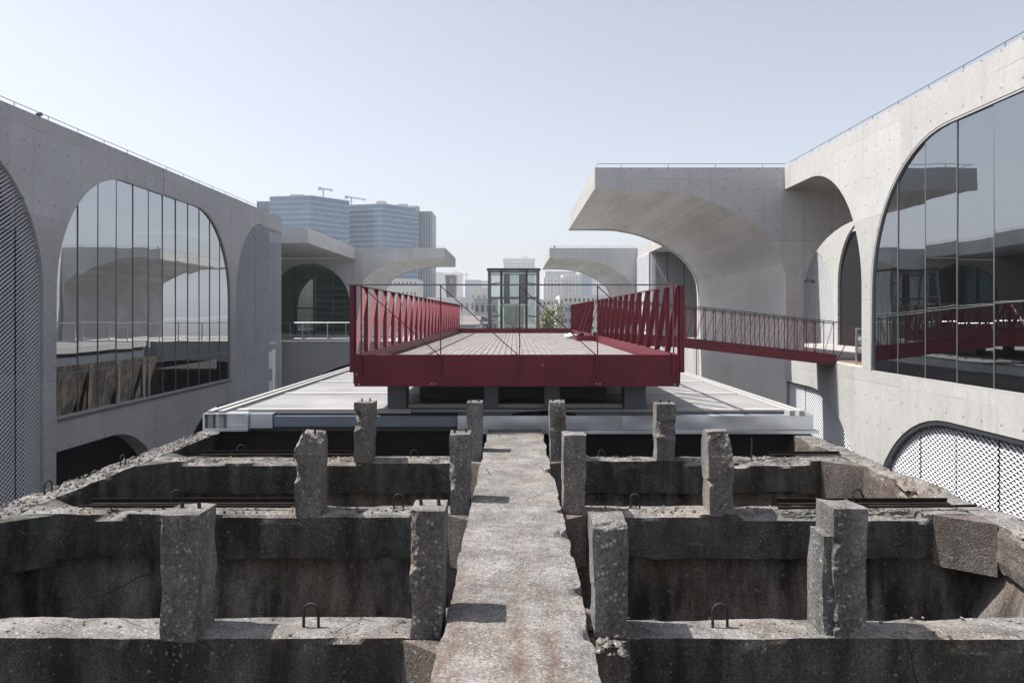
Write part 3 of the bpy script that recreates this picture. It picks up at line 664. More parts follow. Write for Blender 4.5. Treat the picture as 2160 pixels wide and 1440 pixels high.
# corner haunches between beams
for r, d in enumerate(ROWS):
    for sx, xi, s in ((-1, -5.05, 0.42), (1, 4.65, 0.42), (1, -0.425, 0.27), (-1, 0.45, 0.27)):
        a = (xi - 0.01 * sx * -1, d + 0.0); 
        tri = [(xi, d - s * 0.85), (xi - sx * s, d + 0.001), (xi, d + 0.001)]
        plate('haunch', [tri], flatm, HB - 0.52, HB - 0.012, M['old_lit'] if sx > 0 or xi > 0 else M['old_side'], hp)  # sun-side haunches get the copy with sunlight in its colour
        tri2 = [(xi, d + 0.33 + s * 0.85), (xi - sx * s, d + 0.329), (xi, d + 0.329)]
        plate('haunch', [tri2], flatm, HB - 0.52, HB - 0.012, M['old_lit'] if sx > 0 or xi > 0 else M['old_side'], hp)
# funnels below the beams: four sloping plates for each bay
edges = [1.9] + ROWS + [13.4]
for i in range(len(edges) - 1):
    y0, y1 = edges[i] + (0.33 if i else 0), edges[i + 1]
    for xa, xb in ((-5.05, -0.42), (0.45, 4.65)):
        t0 = [(xa - 0.1, y0 - 0.1), (xb + 0.1, y0 - 0.1), (xb + 0.1, y1 + 0.14), (xa - 0.1, y1 + 0.14)]
        mx_, my_ = (xa + xb) / 2, (y0 + y1) / 2; zt, zb = HB - 0.47, HB - 5.0
        t1 = [(mx_ - 0.9, my_ - 0.6), (mx_ + 0.9, my_ - 0.6), (mx_ + 0.9, my_ + 0.9), (mx_ - 0.9, my_ + 0.9)]
        for k in range(4):
            a, b_, c, e = t0[k], t0[(k + 1) % 4], t1[(k + 1) % 4], t1[k]
            n = Vector((0, 0, 1)).cross(Vector((b_[0] - a[0], b_[1] - a[1], 0))).normalized() * -0.12
            vs_ = [(a[0], a[1], zt), (b_[0], b_[1], zt), (c[0], c[1], zb), (e[0], e[1], zb)]
            vs_ += [(v[0] + n.x, v[1] + n.y, v[2]) for v in vs_]
            MB().add(vs_, [(0, 1, 2, 3), (7, 6, 5, 4), (0, 4, 5, 1), (1, 5, 6, 2), (2, 6, 7, 3), (3, 7, 4, 0)]).build('funnel_plate', M['old_pit'], hp)
# outer faces of the hopper, seen mirrored in the left glass
for sx, xo in ((-1, -5.32), (1, 4.92)):
    for i in range(19):
        y0 = 1.6 + i * 2.95
        b = MB(); t = 0.12 * sx
        b.add([(xo, y0 + 0.2, HB - 0.5), (xo, y0 + 2.75, HB - 0.5), (xo - sx * 0.9, y0 + 2.75, HB - 4.2), (xo - sx * 0.9, y0 + 0.2, HB - 4.2),
               (xo - t, y0 + 0.2, HB - 0.5), (xo - t, y0 + 2.75, HB - 0.5), (xo - sx * 0.9 - t, y0 + 2.75, HB - 4.2), (xo - sx * 0.9 - t, y0 + 0.2, HB - 4.2)],
              [(0, 1, 2, 3), (7, 6, 5, 4), (0, 4, 5, 1), (1, 5, 6, 2), (2, 6, 7, 3), (3, 7, 4, 0)]).build('outer_panel', M['old_pit'], hp)
        box('leg', min(xo, xo - sx * 0.13), max(xo, xo - sx * 0.13), y0 - 0.18, y0 + 0.18, -10, HB - 0.51, M['old_lit'], hp)

CX = [-2.09, -0.55, 0.603, 2.09]
colspec = {  # (row, col): (width, top z, fracture planes: point, normal, from z, to z)
    (0, 0): (0.25, -1.235, [((-1.985, 4.77, 0), (0.7, -0.5, 0), -2.02, -1.74), ((-2.195, 4.77, 0), (-0.8, -0.45, 0), -1.45, -1.2)]),
    (0, 1): (0.215, -1.215, [((-0.60, 4.77, 0), (-0.62, -0.75, 0), -1.62, -1.15), ((-0.655, 4.9, 0), (-1, 0, 0), -1.5, -1.2)]),
    (0, 2): (0.225, -1.29, [((0.6, 4.78, -1.315), (0.1, -0.55, 0.8), -1.45, -1.2), ((0.70, 4.79, 0), (0.6, -0.7, 0), -1.76, -1.6)]),
    (0, 3): (0.215, -1.20, [((1.99, 4.80, 0), (-0.75, -0.55, 0), -2.0, -1.72), ((2.0, 4.79, 0), (-0.6, -0.7, 0), -1.62, -1.34)]),
    (1, 0): (0.275, -1.19, [((-2.19, 7.78, 0), (-0.75, -0.5, 0), -1.72, -1.42), ((-2.19, 7.9, -1.26), (-0.7, -0.2, 0.65), -1.5, -1.1), ((-1.99, 7.9, -1.24), (0.7, -0.2, 0.65), -1.5, -1.1)]),
    (1, 1): (0.215, -1.20, [((-0.635, 7.80, 0), (-0.8, -0.5, 0), -1.8, -1.42)]),
    (1, 2): (0.235, -1.21, []),
    (1, 3): (0.26, -1.18, [((2.1, 7.80, -1.35), (0.15, -0.95, 0.25), -1.58, -1.1), ((2.19, 7.82, -1.3), (0.8, -0.3, 0.4), -1.7, -1.1), ((2.0, 7.8, 0), (-0.8, -0.4, 0), -1.75, -1.62)]),
    (2, 0): (0.27, -1.20, [((-2.14, 10.62, 0), (-0.75, -0.6, 0), -1.6, -1.3)]), (2, 1): (0.225, -1.20, []),
    (2, 2): (0.23, -1.19, [((0.62, 10.62, 0), (0.1, -1, 0), -1.62, -1.38)]), (2, 3): (0.27, -1.22, [((2.09, 10.63, 0), (0.1, -1, 0), -1.72, -1.42), ((2.0, 10.62, 0), (-0.8, -0.5, 0), -1.7, -1.4)])}
rb = MB().tube([(0, 0, -0.05), (0.004, 0.0, 0.0), (0.0, 0.004, 0.026)], 0.013, 6).data('rebar_stub', M['rebar'])
for (r, c), (w, zt, cuts) in colspec.items():
    d = ROWS[r]; x = CX[c]; lean = R.uniform(-0.012, 0.012)
    # lower part is slightly narrower, as cast below the old slab line
    def tp(p, x=x, zt=zt, lean=lean, w=w):
        k = (p.z + 2.0) / (zt + 2.0); step = 1.0 if p.z > -1.70 + 0.03 * noise.noise(p * 6) else 0.93
        return Vector((x + (p.x - x) * step + lean * k, p.y, p.z))
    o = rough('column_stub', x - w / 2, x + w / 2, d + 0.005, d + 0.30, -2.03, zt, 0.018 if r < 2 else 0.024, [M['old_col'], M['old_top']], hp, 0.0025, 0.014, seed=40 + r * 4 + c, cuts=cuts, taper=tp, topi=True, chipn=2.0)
    o['label'] = 'broken concrete column stub, ' + ['front', 'middle', 'far'][r] + ' row, ' + ['far left', 'left of walkway', 'right of walkway', 'far right'][c]
    if (r, c) not in ((0, 2), (1, 2), (1, 3), (0, 3)):
        for ox in (-0.06, 0.055):
            q = inst('rebar_stub', rb, (x + ox + lean, d + 0.13 + R.uniform(-.04, .05), zt + 0.01), o)
rough('column_remnant', 1.925, 1.998, 4.80, 5.05, -2.02, -1.37, 0.018, [M['old_col'], M['old_top']], hp, 0.003, 0.02, seed=77, topi=True)
# lifting loops of bent bar
def loop_mesh(w, h, lean=0.0):
    pts = [(-w / 2, 0, -0.04)] + [(-w / 2, lean * 0.5, h - w / 2)] + [(w / 2 * math.cos(a), lean, h - w / 2 + w / 2 * math.sin(a)) for a in [PI * (1 - i / 8) for i in range(9)]] + [(w / 2, lean * 0.5, h - w / 2), (w / 2, 0, -0.04)]
    return MB().tube(pts, 0.0095, 7).data('lifting_loop', M['rebar'])
lm = loop_mesh(0.095, 0.15); lm2 = loop_mesh(0.11, 0.11, 0.03)
for x, y, z, mm, rz in ((-1.305, 4.93, HB, lm, 0), (1.32, 4.93, HB, lm, 0.08), (-1.2, 7.95, HB, lm, 0.05), (1.25, 7.95, HB, lm, -0.1), (-1.4, 10.78, HB, lm2, 0.4), (1.24, 10.78, HB, lm2, 0.5),
                        (-5.22, 8.6, HB, lm, 1.3), (-5.2, 10.2, HB, lm, 1.4), (4.85, 9.9, HB, lm, 1.2), (3.62, 8.07, HB + 0.06, lm2, 0.2), (-3.55, 8.07, HB + 0.05, lm2, 0.3), (-3.9, 10.95, HB + .04, lm2, 0.2)):
    inst('lifting_loop', mm, (x, y, z), hp, (0, 0, rz))

# the walkway slab laid along the middle
wk = rough('concrete_walkway', -0.435, 0.462, 0.6, 12.75, HB + 0.001, -1.88, 0.03, [M['walk']], None, 0.005, 0.035, 61, bites=[((0.47, 5.25, -1.9), 0.10), ((0.47, 4.55, -1.9), 0.09), ((0.47, 6.6, -1.88), 0.14), ((0.47, 7.4, -1.88), 0.1), ((0.46, 9.4, -1.88), 0.15), ((-0.44, 6.2, -1.88), 0.08)], chipn=0.9)
tag(wk, 'pale rust-stained concrete walkway slab running down the middle towards the platform', 'walkway')
# rusty irons
def angle_iron(label, x0, x1, y, z, h=0.062, dep=0.07, sag=0.0):
    t = thing('rusty_angle_iron', ((x0 + x1) / 2, y, z), label, 'iron bar', 'rusty irons lying on the hopper beams')
    MB().bar((x0, y, z + h / 2), (x1, y + 0.02, z + h / 2 + sag), h, 0.014, (0, 0, 1)).build('upright_flange', M['rust'], t)
    MB().bar((x0 + 0.01, y - dep / 2, z + 0.012), (x1, y - dep / 2 + 0.02, z + 0.012 + sag), dep, 0.014, (0, 1, 0)).build('flat_flange', M['rust'], t)
angle_iron('long rusty angle iron on the middle left beam, behind the leftmost front stub', -4.43, -2.25, 8.06, HB + 0.02)
angle_iron('rusty angle iron on the far left beam near the grey roof corner', -4.45, -2.25, 10.9, HB + 0.02)
angle_iron('rusty angle iron on the middle right beam, behind the tallest front stub', 2.75, 4.55, 8.06, HB + 0.02)
angle_iron('rusty angle iron on the far right beam near the side beam', 3.6, 4.62, 10.9, HB + 0.02, 0.05)
fb = MB().bar((2.7, 7.86, HB + 0.03), (4.75, 7.9, HB + 0.045), 0.03, 0.02, (0, 1, 0)).build('rusty_flat_bar', M['rust']); tag(fb, 'thin rusty bar in front of the angle iron on the middle right beam', 'iron bar')
fb = MB().bar((-4.5, 7.93, HB + 0.03), (-2.3, 7.91, HB + 0.035), 0.025, 0.02, (0, 1, 0)).build('rusty_flat_bar', M['rust']); tag(fb, 'thin rusty bar in front of the angle iron on the middle left beam', 'iron bar')
fb = MB().tube([(3.32, 10.75, HB - 0.02), (3.33, 10.76, HB + 0.28)], 0.012, 6).build('upright_rebar', M['rebar']); tag(fb, 'single upright rebar rod on the far right beam', 'iron bar')

# rubble on beam tops
rub = MB()
def stone(x, y, z, s):
    pts = []
    for a, b_ in ((1,0),(-1,0),(0,1),(0,-1)): pts.append((x + a * s * R.uniform(.6, 1.2), y + b_ * s * R.uniform(.6, 1.2), z + R.uniform(-.2, .3) * s))
    pts += [(x + R.uniform(-.3,.3) * s, y + R.uniform(-.3,.3) * s, z + s * R.uniform(.5, .9)), (x, y, z - s * 0.6)]
    rub.add(pts, [(0,2,4),(2,1,4),(1,3,4),(3,0,4),(2,0,5),(1,2,5),(3,1,5),(0,3,5)])
for r, d in enumerate(ROWS):
    n = (130, 420, 420)[r]
    for _ in range(n):
        x = R.choice((R.uniform(-4.9, -0.7), R.uniform(0.75, 4.6))); stone(x, d + R.uniform(0.03, 0.31), HB + 0.004, R.choice((0.006, 0.009, 0.012, 0.018, 0.024)) * (0.75 if r == 0 else 1))
for _ in range(700): stone(R.uniform(-5.38, -5.08), R.uniform(6.5, 13), HB + 0.005, R.choice((0.01, 0.015, 0.022, 0.03)))
for _ in range(150): stone(R.uniform(4.68, 4.98), R.uniform(6.5, 13), HB + 0.005, R.choice((0.008, 0.012, 0.018)))
for _ in range(60): stone(R.uniform(0.47, 0.66), R.uniform(4.5, 5.0), HB + 0.01, R.choice((0.012, 0.02, 0.035)))
o = rub.build('rubble', M['old_top']); tag(o, 'small concrete rubble scattered over the beam tops', 'rubble', kind='stuff')

# ------------------------------------------------------------------ low metal roof under the platform
ZR = -1.62
mr = thing('metal_roof', (0, 28, -10), 'low light grey metal roof with zinc edge below the red platform', 'roof')
box('roof_body', -5.0, 4.78, 13.1, 46.5, -2.6, ZR - 0.02, M['gsteel'], mr)
YS = [13.2 + 2.75 * i for i in range(13)]
for a, c in zip(YS[:-1], YS[1:]):
    box('roof_panel', -4.72, 4.55, a + 0.12, c - 0.12, ZR - 0.019, ZR, M['roofm'], mr)
for a in YS: box('lap_strip', -4.75, 4.58, a - 0.118, a + 0.118, ZR - 0.019, ZR + 0.014, M['seam'], mr)
for xs in (-4.9, -4.98 - 0.1, 4.64, 4.80): box('edge_curb', xs - 0.045, xs + 0.045, 12.82, 46.4, ZR - 0.3, ZR + 0.03, M['seam'], mr)
box('edge_channel', -5.03, -4.95, 12.9, 46.4, ZR - 0.019, ZR - 0.005, M['rust'], mr)
# front edge, right: folded zinc with dents
def zinc_strip(x0, x1, y, z0, z1, seed):
    n = int((x1 - x0) / 0.08); b = MB(); vs_ = []; rows = 5
    for i in range(n + 1):
        for k in range(rows):
            x = x0 + (x1 - x0) * i / n; z = z0 + (z1 - z0) * k / (rows - 1)
            vs_.append((x, y + 0.012 * noise.noise(Vector((x * 1.4 + seed, z * 3, 0))) + 0.006 * noise.noise(Vector((x * 5, z * 6, seed))), z))
    b.add(vs_, [(i * rows + k, (i + 1) * rows + k, (i + 1) * rows + k + 1, i * rows + k + 1) for i in range(n) for k in range(rows - 1)])
    return b
for xa, xb in ((-0.95, -0.6), (-0.6, 1.78), (1.78, 4.98)):
    zs = zinc_strip(xa + 0.003, xb - 0.003, 12.80, -1.905, -1.675, xa); zs.box(xa + 0.003, xb - 0.003, 12.83, 13.08, -1.68, -1.676)
    zs.build('zinc_fascia', M['zinc'], mr, True)
zs = zinc_strip(-0.6, 5.06, 12.74, -1.965, -1.915, 3.0); zs.box(-0.6, 5.06, 12.76, 13.0, -1.92, -1.914); zs.build('drip_edge', M['zinc'], mr, True)
box('side_flashing', 4.97, 4.99, 12.82, 46, -1.92, -1.66, M['zinc'], mr)
box('gutter', -4.03, -0.96, 12.86, 13.06, -1.86, -1.685, M['blueg'], mr)
box('gutter_shade_strip', -4.03, -0.96, 12.95, 13.09, -1.684, -1.66, M['black'], mr)  # black strip painted in for the shade above the gutter
box('upper_ledge', -4.5, -1.75, 12.98, 13.12, -1.655, -1.585, M['seam'], mr)
box('corner_box', -4.42, -4.04, 12.82, 13.09, -1.88, -1.64, M['zinc'], mr)
cbx = box('corner_box', -5.15, -4.43, 12.90, 13.09, -1.87, -1.63, M['zinc'], mr)
MB().box(-5.16, -4.42, 12.72, 12.90, -1.92, -1.875).box(-5.17, -5.14, 12.74, 12.9, -1.874, -1.63).box(-4.45, -4.425, 12.74, 12.9, -1.874, -1.65).box(-5.14, -4.45, 12.76, 12.9, -1.645, -1.631).build('box_trim', M['zinc'], mr)
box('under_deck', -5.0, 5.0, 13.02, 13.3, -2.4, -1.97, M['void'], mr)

# ------------------------------------------------------------------ red platform
P0, P1 = 12.37, 36.0; PXL, PXR = -2.58, 2.66; ZF, ZK, ZH = -0.83, -0.63, 0.49
rp = thing('red_platform', (0, 24, ZR), 'dark red steel viewing platform with paved deck and slatted railings', 'platform')
box('front_beam', PXL, PXR, P0, P0 + 0.03, -1.145, ZK, M['red'], rp, 0.004)
box('rear_beam', PXL, PXR, P1 - 0.02, P1 + 0.02, -1.145, ZK + 0.02, M['red'], rp)
box('kick_plate', PXL - 0.02, PXL, P0 + 0.031, P1, -1.10, ZK, M['red'], rp)
box('kick_plate', PXR, PXR + 0.02, P0 + 0.031, 24.9, -1.10, ZK, M['red'], rp)
box('kick_plate', PXR, PXR + 0.02, 26.5, P1, -1.10, ZK, M['red'], rp)
box('deck_tray', PXL + 0.01, PXR - 0.01, P0 + 0.05, P1 - 0.03, -1.13, ZF - 0.03, M['gsteel'], rp)
box('threshold_box', 2.02, PXR - 0.002, 24.86, 24.92, ZF + 0.002, ZK - 0.03, M['red'], rp)
box('threshold_box', 2.02, 2.06, 24.93, 26.3, ZF + 0.002, ZK - 0.03, M['red'], rp)
# pavers: those nearest the eye one by one, the rest as one sheet of pieces
PW, PL = 0.131, 0.42; nco = int((PXR - PXL - 0.02) / PW)
def paver_shape(b, x, y, ln): 
    dz = R.uniform(-0.004, 0.004); b.box(x + 0.008, x + PW - 0.008, y + 0.003, y + ln - 0.003, ZF - 0.029, ZF + dz)
cells = []
for c in range(nco):
    x = PXL + 0.02 + c * PW; y = P0 + 0.06 - R.uniform(0, PL)
    while y < P1 - 0.05:
        ya, yb = max(y, P0 + 0.06), min(y + PL, P1 - 0.05)
        if yb - ya > 0.05: cells.append((x, ya, yb - ya))
        y += PL
vis = sorted([c for c in cells if c[1] > 16.0], key=lambda c: c[1])[:290]; vset = set(vis)
rest = MB()
for c in cells:
    if c in vset: bb = MB(); paver_shape(bb, *c); bb.build('paver', M['paver'], rp)
    else: paver_shape(rest, *c)
o = rest.build('paving', M['paver'], rp); o['kind'] = 'stuff'
# plate joints and bolts on the front beam
for x in (-1.3, 0.0, 1.35): box('plate_joint', x - 0.003, x + 0.003, P0 - 0.004, P0 - 0.001, -1.14, ZK - 0.006, M['dsteel'], rp)
bolt = MB().tube([(0, -0.014, 0), (0, 0.0, 0)], 0.012, 6).data('bolt', M['steel'])
for x, z in ((-2.5, -1.11), (-2.54, -0.95), (-1.33, -1.1), (-1.27, -1.1), (0.45, -0.8), (1.32, -1.1), (1.38, -1.1), (2.58, -1.11)): inst('bolt', bolt, (x, P0, z), rp)
# side railings: flat posts and flat diagonal plates
BAY = (P1 - P0 - 0.1) / 24
post = MB().box(-0.036, 0.036, -0.008, 0.008, ZK, ZH - 0.01).data('post', M['red'])
dl = MB().bar((0, 0.012, ZK + 0.0), (0, BAY - 0.012, ZH - 0.02), 0.10, 0.012, (1, 0, 0)).data('diagonal', M['red'])
dr = MB().bar((0, BAY - 0.012, ZK + 0.0), (0, 0.012, ZH - 0.02), 0.10, 0.012, (1, 0, 0)).data('diagonal', M['red'])
for i in range(25):
    y = P0 + 0.05 + i * BAY
    inst('post', post, (PXL - 0.01, y, 0), rp)
    gap = 24.9 < y < 26.4
    if not gap: inst('post', post, (PXR + 0.01, y, 0), rp)
    if i < 24:
        inst('diagonal', dl, (PXL - 0.01, y, 0), rp)
        if not (24.6 < y + BAY / 2 < 26.5): inst('diagonal', dr, (PXR + 0.01, y, 0), rp)
box('corner_post', PXL - 0.075, PXL - 0.005, P0 + 0.0, P0 + 0.02, -0.92, ZH - 0.01, M['red'], rp)
box('corner_post', PXR + 0.012, PXR + 0.08, P0 + 0.0, P0 + 0.02, -0.92, ZH - 0.01, M['red'], rp)
box('handrail', PXL - 0.05, PXL + 0.03, P0, P1, ZH - 0.01, ZH + 0.004, M['red'], rp)
box('handrail', PXR - 0.03, PXR + 0.05, P0, 24.95, ZH - 0.01, ZH + 0.004, M['red'], rp)
box('handrail', PXR - 0.03, PXR + 0.05, 26.4, P1, ZH - 0.01, ZH + 0.004, M['red'], rp)
# end railings: thin rods
for yy, s in ((P0 - 0.03, 1), (P1 + 0.03, 1)):
    xs = [px(x, P0) for x in (763, 930, 1096, 1260, 1420)]
    MB().bar((PXL - 0.1, yy, ZH + 0.0), (PXR + 0.05, yy, ZH + 0.0), 0.022, 0.022, (0, 1, 0)).build('end_rail', M['gsteel'] if yy < 20 else M['steel'], rp)
    for i, x in enumerate(xs):
        MB().bar((x, yy, -0.955), (x, yy, ZH - 0.011), 0.05, 0.016, (0, 1, 0)).build('end_post', M['red'], rp)
        if i < 4: MB().tube([(x + 0.01, yy, ZH - 0.03), (xs[i + 1] - 0.01, yy, ZK - 0.02)], 0.0085, 6).build('end_brace', M['red'], rp)
for xa, xb in ((-2.19, -1.87), (-0.52, -0.28), (0.52, 0.78), (1.90, 2.27)):
    box('support', xa, xb, 13.25, 13.65, ZR + 0.014, -1.146, M['gsteel'], rp)
    for yy in (19.0, 25.0, 31.0): box('support', xa, xb, yy, yy + 0.4, ZR + 0.014, -1.146, M['gsteel'], rp)
box('bearing_plate', -2.3, -1.75, 13.1, 13.8, -1.165, -1.147, M['red'], rp)
box('bearing_plate', 1.8, 2.4, 13.1, 13.8, -1.165, -1.147, M['red'], rp)
box('service_box', -1.8, 1.75, 14.6, 15.2, ZR + 0.02, -1.15, M['dsteel'], rp)
box('base_curb', -1.85, 1.88, 13.35, 13.5, ZR + 0.014, ZR + 0.08, M['seam'], rp)
bs = MB(); nn = 24
vs_ = [(px(1080, 12.9) + i * 0.045, 12.95 + 0.12 * math.sin(j * 0.8), -1.675 + (0.06 * math.sin(PI * i / nn) * (1 - abs(j - 3) / 4) + 0.02 * noise.noise(Vector((i * .4, j * .5, 3)))) + 0.006) for i in range(nn + 1) for j in range(7)]
vs_ = [(v[0], 12.84 + 0.05 * (k % 7), v[2]) for k, v in enumerate(vs_)]
bs.add(vs_, [(i * 7 + j, (i + 1) * 7 + j, (i + 1) * 7 + j + 1, i * 7 + j + 1) for i in range(nn) for j in range(6)])
o = bs.build('black_sheet', M['black'], None, True); tag(o, 'crumpled black sheet lying on the zinc roof edge under the platform', 'sheet')

# white bag with black straps on the deck
bgt = thing('bag', (2.15, 27.6, ZF), 'white bag with dark straps lying on the platform deck', 'bag')
def lump(name, c, s, m, parent, seed=0):
    bm = bmesh.new(); bmesh.ops.create_icosphere(bm, subdivisions=3, radius=1)
    for v in bm.verts:
        n = noise.noise(v.co * 1.6 + Vector((seed, 0, 0))) * 0.28; v.co = Vector((v.co.x * s[0] * (1 + n), v.co.y * s[1] * (1 + n), max(-0.9, v.co.z) * s[2] * (1 + n))) + Vector(c)
    me = bpy.data.meshes.new(name); bm.to_mesh(me); bm.free(); me.materials.append(m)
    o = adopt(link(bpy.data.objects.new(name, me)), parent); me.polygons.foreach_set('use_smooth', [True] * len(me.polygons)); return o
lump('bag_body', (2.02, 27.6, ZF + 0.09), (0.24, 0.2, 0.10), M['white'], bgt, 1)
lump('strap_bundle', (2.35, 27.7, ZF + 0.11), (0.15, 0.15, 0.12), M['black'], bgt, 4)
MB().tube([(1.9, 27.55, ZF + 0.1), (1.84, 27.5, ZF + 0.26), (2.0, 27.5, ZF + 0.3), (2.15, 27.55, ZF + 0.17)], 0.02, 6).build('strap', M['black'], bgt)

# ------------------------------------------------------------------ red footbridge to the right
fbp = [(2.70, -0.57, -0.98), (4.2, -0.63, -0.99), (5.46, -0.72, -1.04), (10.45, -1.27, -1.63)]
fbr = thing('red_footbridge', (6.5, 25.7, -1.6), 'narrow dark red footbridge sloping from the platform to the right wing', 'footbridge')
def top_at(x):
    for a, b_ in zip(fbp[:-1], fbp[1:]):
        if x <= b_[0]: t = (x - a[0]) / (b_[0] - a[0]); return a[1] + (b_[1] - a[1]) * t
    return fbp[-1][1]
for yy in (24.9, 26.4):
    lp_ = [(p[0], p[1]) for p in fbp] + [(p[0], p[2]) for p in fbp[::-1]]
    plate('beam', [lp_], front, yy, yy + 0.04, M['red'], fbr)
dk = [(p[0], p[1] - 0.16) for p in fbp] + [(p[0], p[1] - 0.22) for p in fbp[::-1]]
plate('deck', [dk], front, 24.95, 26.39, M['gsteel'], fbr)
RH = 1.06; NB = 23
for yy in (24.92, 26.42):
    pts = [(p[0], yy, p[1] + RH) for p in fbp] + [(11.0, yy, -1.33 + RH - 0.02)]
    MB().tube(pts, 0.016, 6).build('handrail', M['dsteel'], fbr)
    MB().tube([(p[0], p[1], p[2] - 0.07) for p in pts[:-1]], 0.010, 6).build('upper_wire', M['dsteel'], fbr)
    for i in range(NB + 1):
        x = 3.0 + i * (10.36 - 3.0) / NB; z = top_at(x)
        MB().bar((x, yy, z), (x, yy, z + RH - 0.012), 0.024, 0.014, (1, 0, 0)).build('post', M['red'], fbr)
        if i < NB:
            x2 = x + (10.36 - 3.0) / NB
            MB().bar((x + 0.02, yy, z), (x2 - 0.015, yy, top_at(x2) + RH - 0.03), 0.018, 0.012, (0, 1, 0)).build('brace', M['red'], fbr)
MB().bar((10.45, 24.92, -1.5), (10.95, 24.7, -0.36), 0.03, 0.02, (0, 1, 0)).build('end_brace', M['red'], fbr)
for x0 in (2.2, 2.35, 2.5, 2.62): MB().tube([(x0, 26.45 + (x0 - 2.2), ZF + 0.2), (x0 + 0.35, 26.45 + (x0 - 2.2), ZH)], 0.014, 5).build('landing_brace', M['red'], fbr)

# ------------------------------------------------------------------ glass lift tower
el = thing('glass_lift', (0, 41, -10), 'glass and steel lift shaft standing beyond the far end of the red platform', 'lift shaft')
E0, E1 = 40.0, 42.4; xa, xb = px(1031, E0), px(1136, E0); zt = pz(570, E0)
for x in (xa, px(1057, E0), px(1111, E0), xb):
    for y in (E0, E1): box('frame_post', x - 0.05, x + 0.05, y - 0.05, y + 0.05, -10, zt, M['dsteel'] if xa < x < xb else M['frame'], el)
box('roof', xa - 0.1, xb + 0.1, E0 - 0.12, E1 + 0.12, zt, zt + 0.1, M['dsteel'], el)
for z in (zt - 0.12, 0.9): MB().box(xa, xb, E0 - 0.03, E0 + 0.03, z, z + 0.06).box(xa, xb, E1 - 0.03, E1 + 0.03, z, z + 0.06).build('cross_rail', M['gsteel'], el)
for x in (xa, xb): box('side_glass', x - 0.012, x + 0.012, E0 + 0.06, E1 - 0.06, -10, zt - 0.01, M['glass_g'], el)
ed = [xa, px(1057, E0), px(1111, E0), xb]
for a, c in zip(ed[:-1], ed[1:]):
    for y in (E0, E1): box('glass_pane', a + 0.052, c - 0.052, y - 0.01, y + 0.01, -10, zt - 0.01, M['glass_c'], el)
lc = box('lift_car', px(1063, E0), px(1105, E0), E0 + 0.4, E1 - 0.5, -2.4, 0.45, M['glass_g'], el)
MB().box(-0.12, 0.02, E0 + 0.36, E0 + 0.39, -2.4, 0.45).box(px(1060, E0), px(1108, E0), E0 + 0.3, E1 - 0.4, 0.46, 0.62).build('car_frame', M['steel'], lc)
for x in (px(1068, E0), px(1102, E0)): box('guide_rail', x - 0.17, x + 0.17, E1 - 0.3, E1 - 0.2, 0.63, zt - 0.05, M['gsteel'], el)
for x, s in ((xa + 0.12, 1), (xb - 0.12, -1)):
    for z in (pz(590, E0) - 0.2, pz(668, E0)): MB().bar((x, E0 + 0.5, z), (x + s * 0.45, E0 + 0.5, z + 0.06), 0.12, 0.06, (0, 1, 0)).build('bracket', M['dsteel'], el)

# ------------------------------------------------------------------ table with flowers behind the right glass
tb = thing('cafe_table', (12.1, 15.95, -1.7), 'small cafe table on a steel leg behind the right glass wall', 'table')
box('table_top', 11.6, 12.6, 15.5, 16.3, -0.72, -0.67, M['tabletop'], tb)
MB().tube([(12.1, 15.95, -1.7), (12.1, 15.95, -0.72)], 0.045, 8).build('leg', M['steel'], tb)
MB().box(11.85, 12.35, 15.7, 16.2, -1.7, -1.67).build('base_plate', M['steel'], tb)
vs2 = thing('table_ornament', (12.0, 15.9, -0.67), 'small black and white round ornament on the cafe table', 'ornament')
lump('white_part', (11.95, 15.75, -0.58), (0.09, 0.09, 0.09), M['white'], vs2, 2)
lump('black_part', (12.05, 16.0, -0.57), (0.10, 0.10, 0.10), M['black'], vs2, 5)

# ------------------------------------------------------------------ the city beyond
def tower(name, label, cat, x0, x1, ytop, d, depth, m, wm, nfl, nco_, ww=0.55, wh=0.5, side_px=0, crown=0.0, balcony=0, group='distant city blocks'):
    """block seen frontally: px range x0..x1, top at px row ytop, at distance d"""
    X0, X1, Z1 = px(x0, d), px(x1, d), pz(ytop, d)
    t = thing(name, ((X0 + X1) / 2, d + depth / 2, -10), label, cat, group)
    wl = box('walls', X0, X1, d, d + depth, -10, Z1, m, t)
    H = Z1 - (-10) - crown - 1; fh = H / nfl; cwid = (X1 - X0) / nco_
    b = MB(); q = MB()
    for i in range(nfl):
        z = -10 + 1 + i * fh
        for k in range(nco_):
            x = X0 + k * cwid; b.box(x + cwid * (1 - ww) / 2, x + cwid * (1 + ww) / 2, d - 0.12, d + 0.05, z + fh * (1 - wh) / 2, z + fh * (1 + wh) / 2)
            if balcony and (k % balcony == 1): q.box(x - cwid * 0.1, x + cwid * 1.1, d - 1.4, d - 0.13, z, z + fh * 0.34)
        # side windows
        if side_px:
            xs_ = X1 if side_px > 0 else X0
            for k in range(4):
                y = d + depth * (k + 0.3) / 4.2; b.box(xs_ - 0.05, xs_ + 0.12 * (1 if side_px > 0 else -1), y, y + depth * 0.1, z + fh * 0.25, z + fh * 0.75)
    o = b.build('windows', wm, wl); o['kind'] = 'stuff'
    if q.f: o = q.build('balconies', m, wl); o['kind'] = 'stuff'
    if crown:
        MB().box(X0 - 0.8, X1 + 0.8, d - 0.8, d + depth + 0.8, Z1 - 0.8, Z1 + 0.5).build('cornice', m, t)
        box('roof_hut', X0 + (X1 - X0) * 0.55, X0 + (X1 - X0) * 0.8, d + 3, d + depth * 0.6, Z1 + 0.5, Z1 + 4, m, t)
    return t
tower('apartment_tower', 'tall cream tower with rows of small windows behind the lift shaft', 'tower', 1062, 1128, 546, 1050, 60, M['cwhite'], M['cwin2'], 22, 13, 0.42, 0.62, 1, 5)
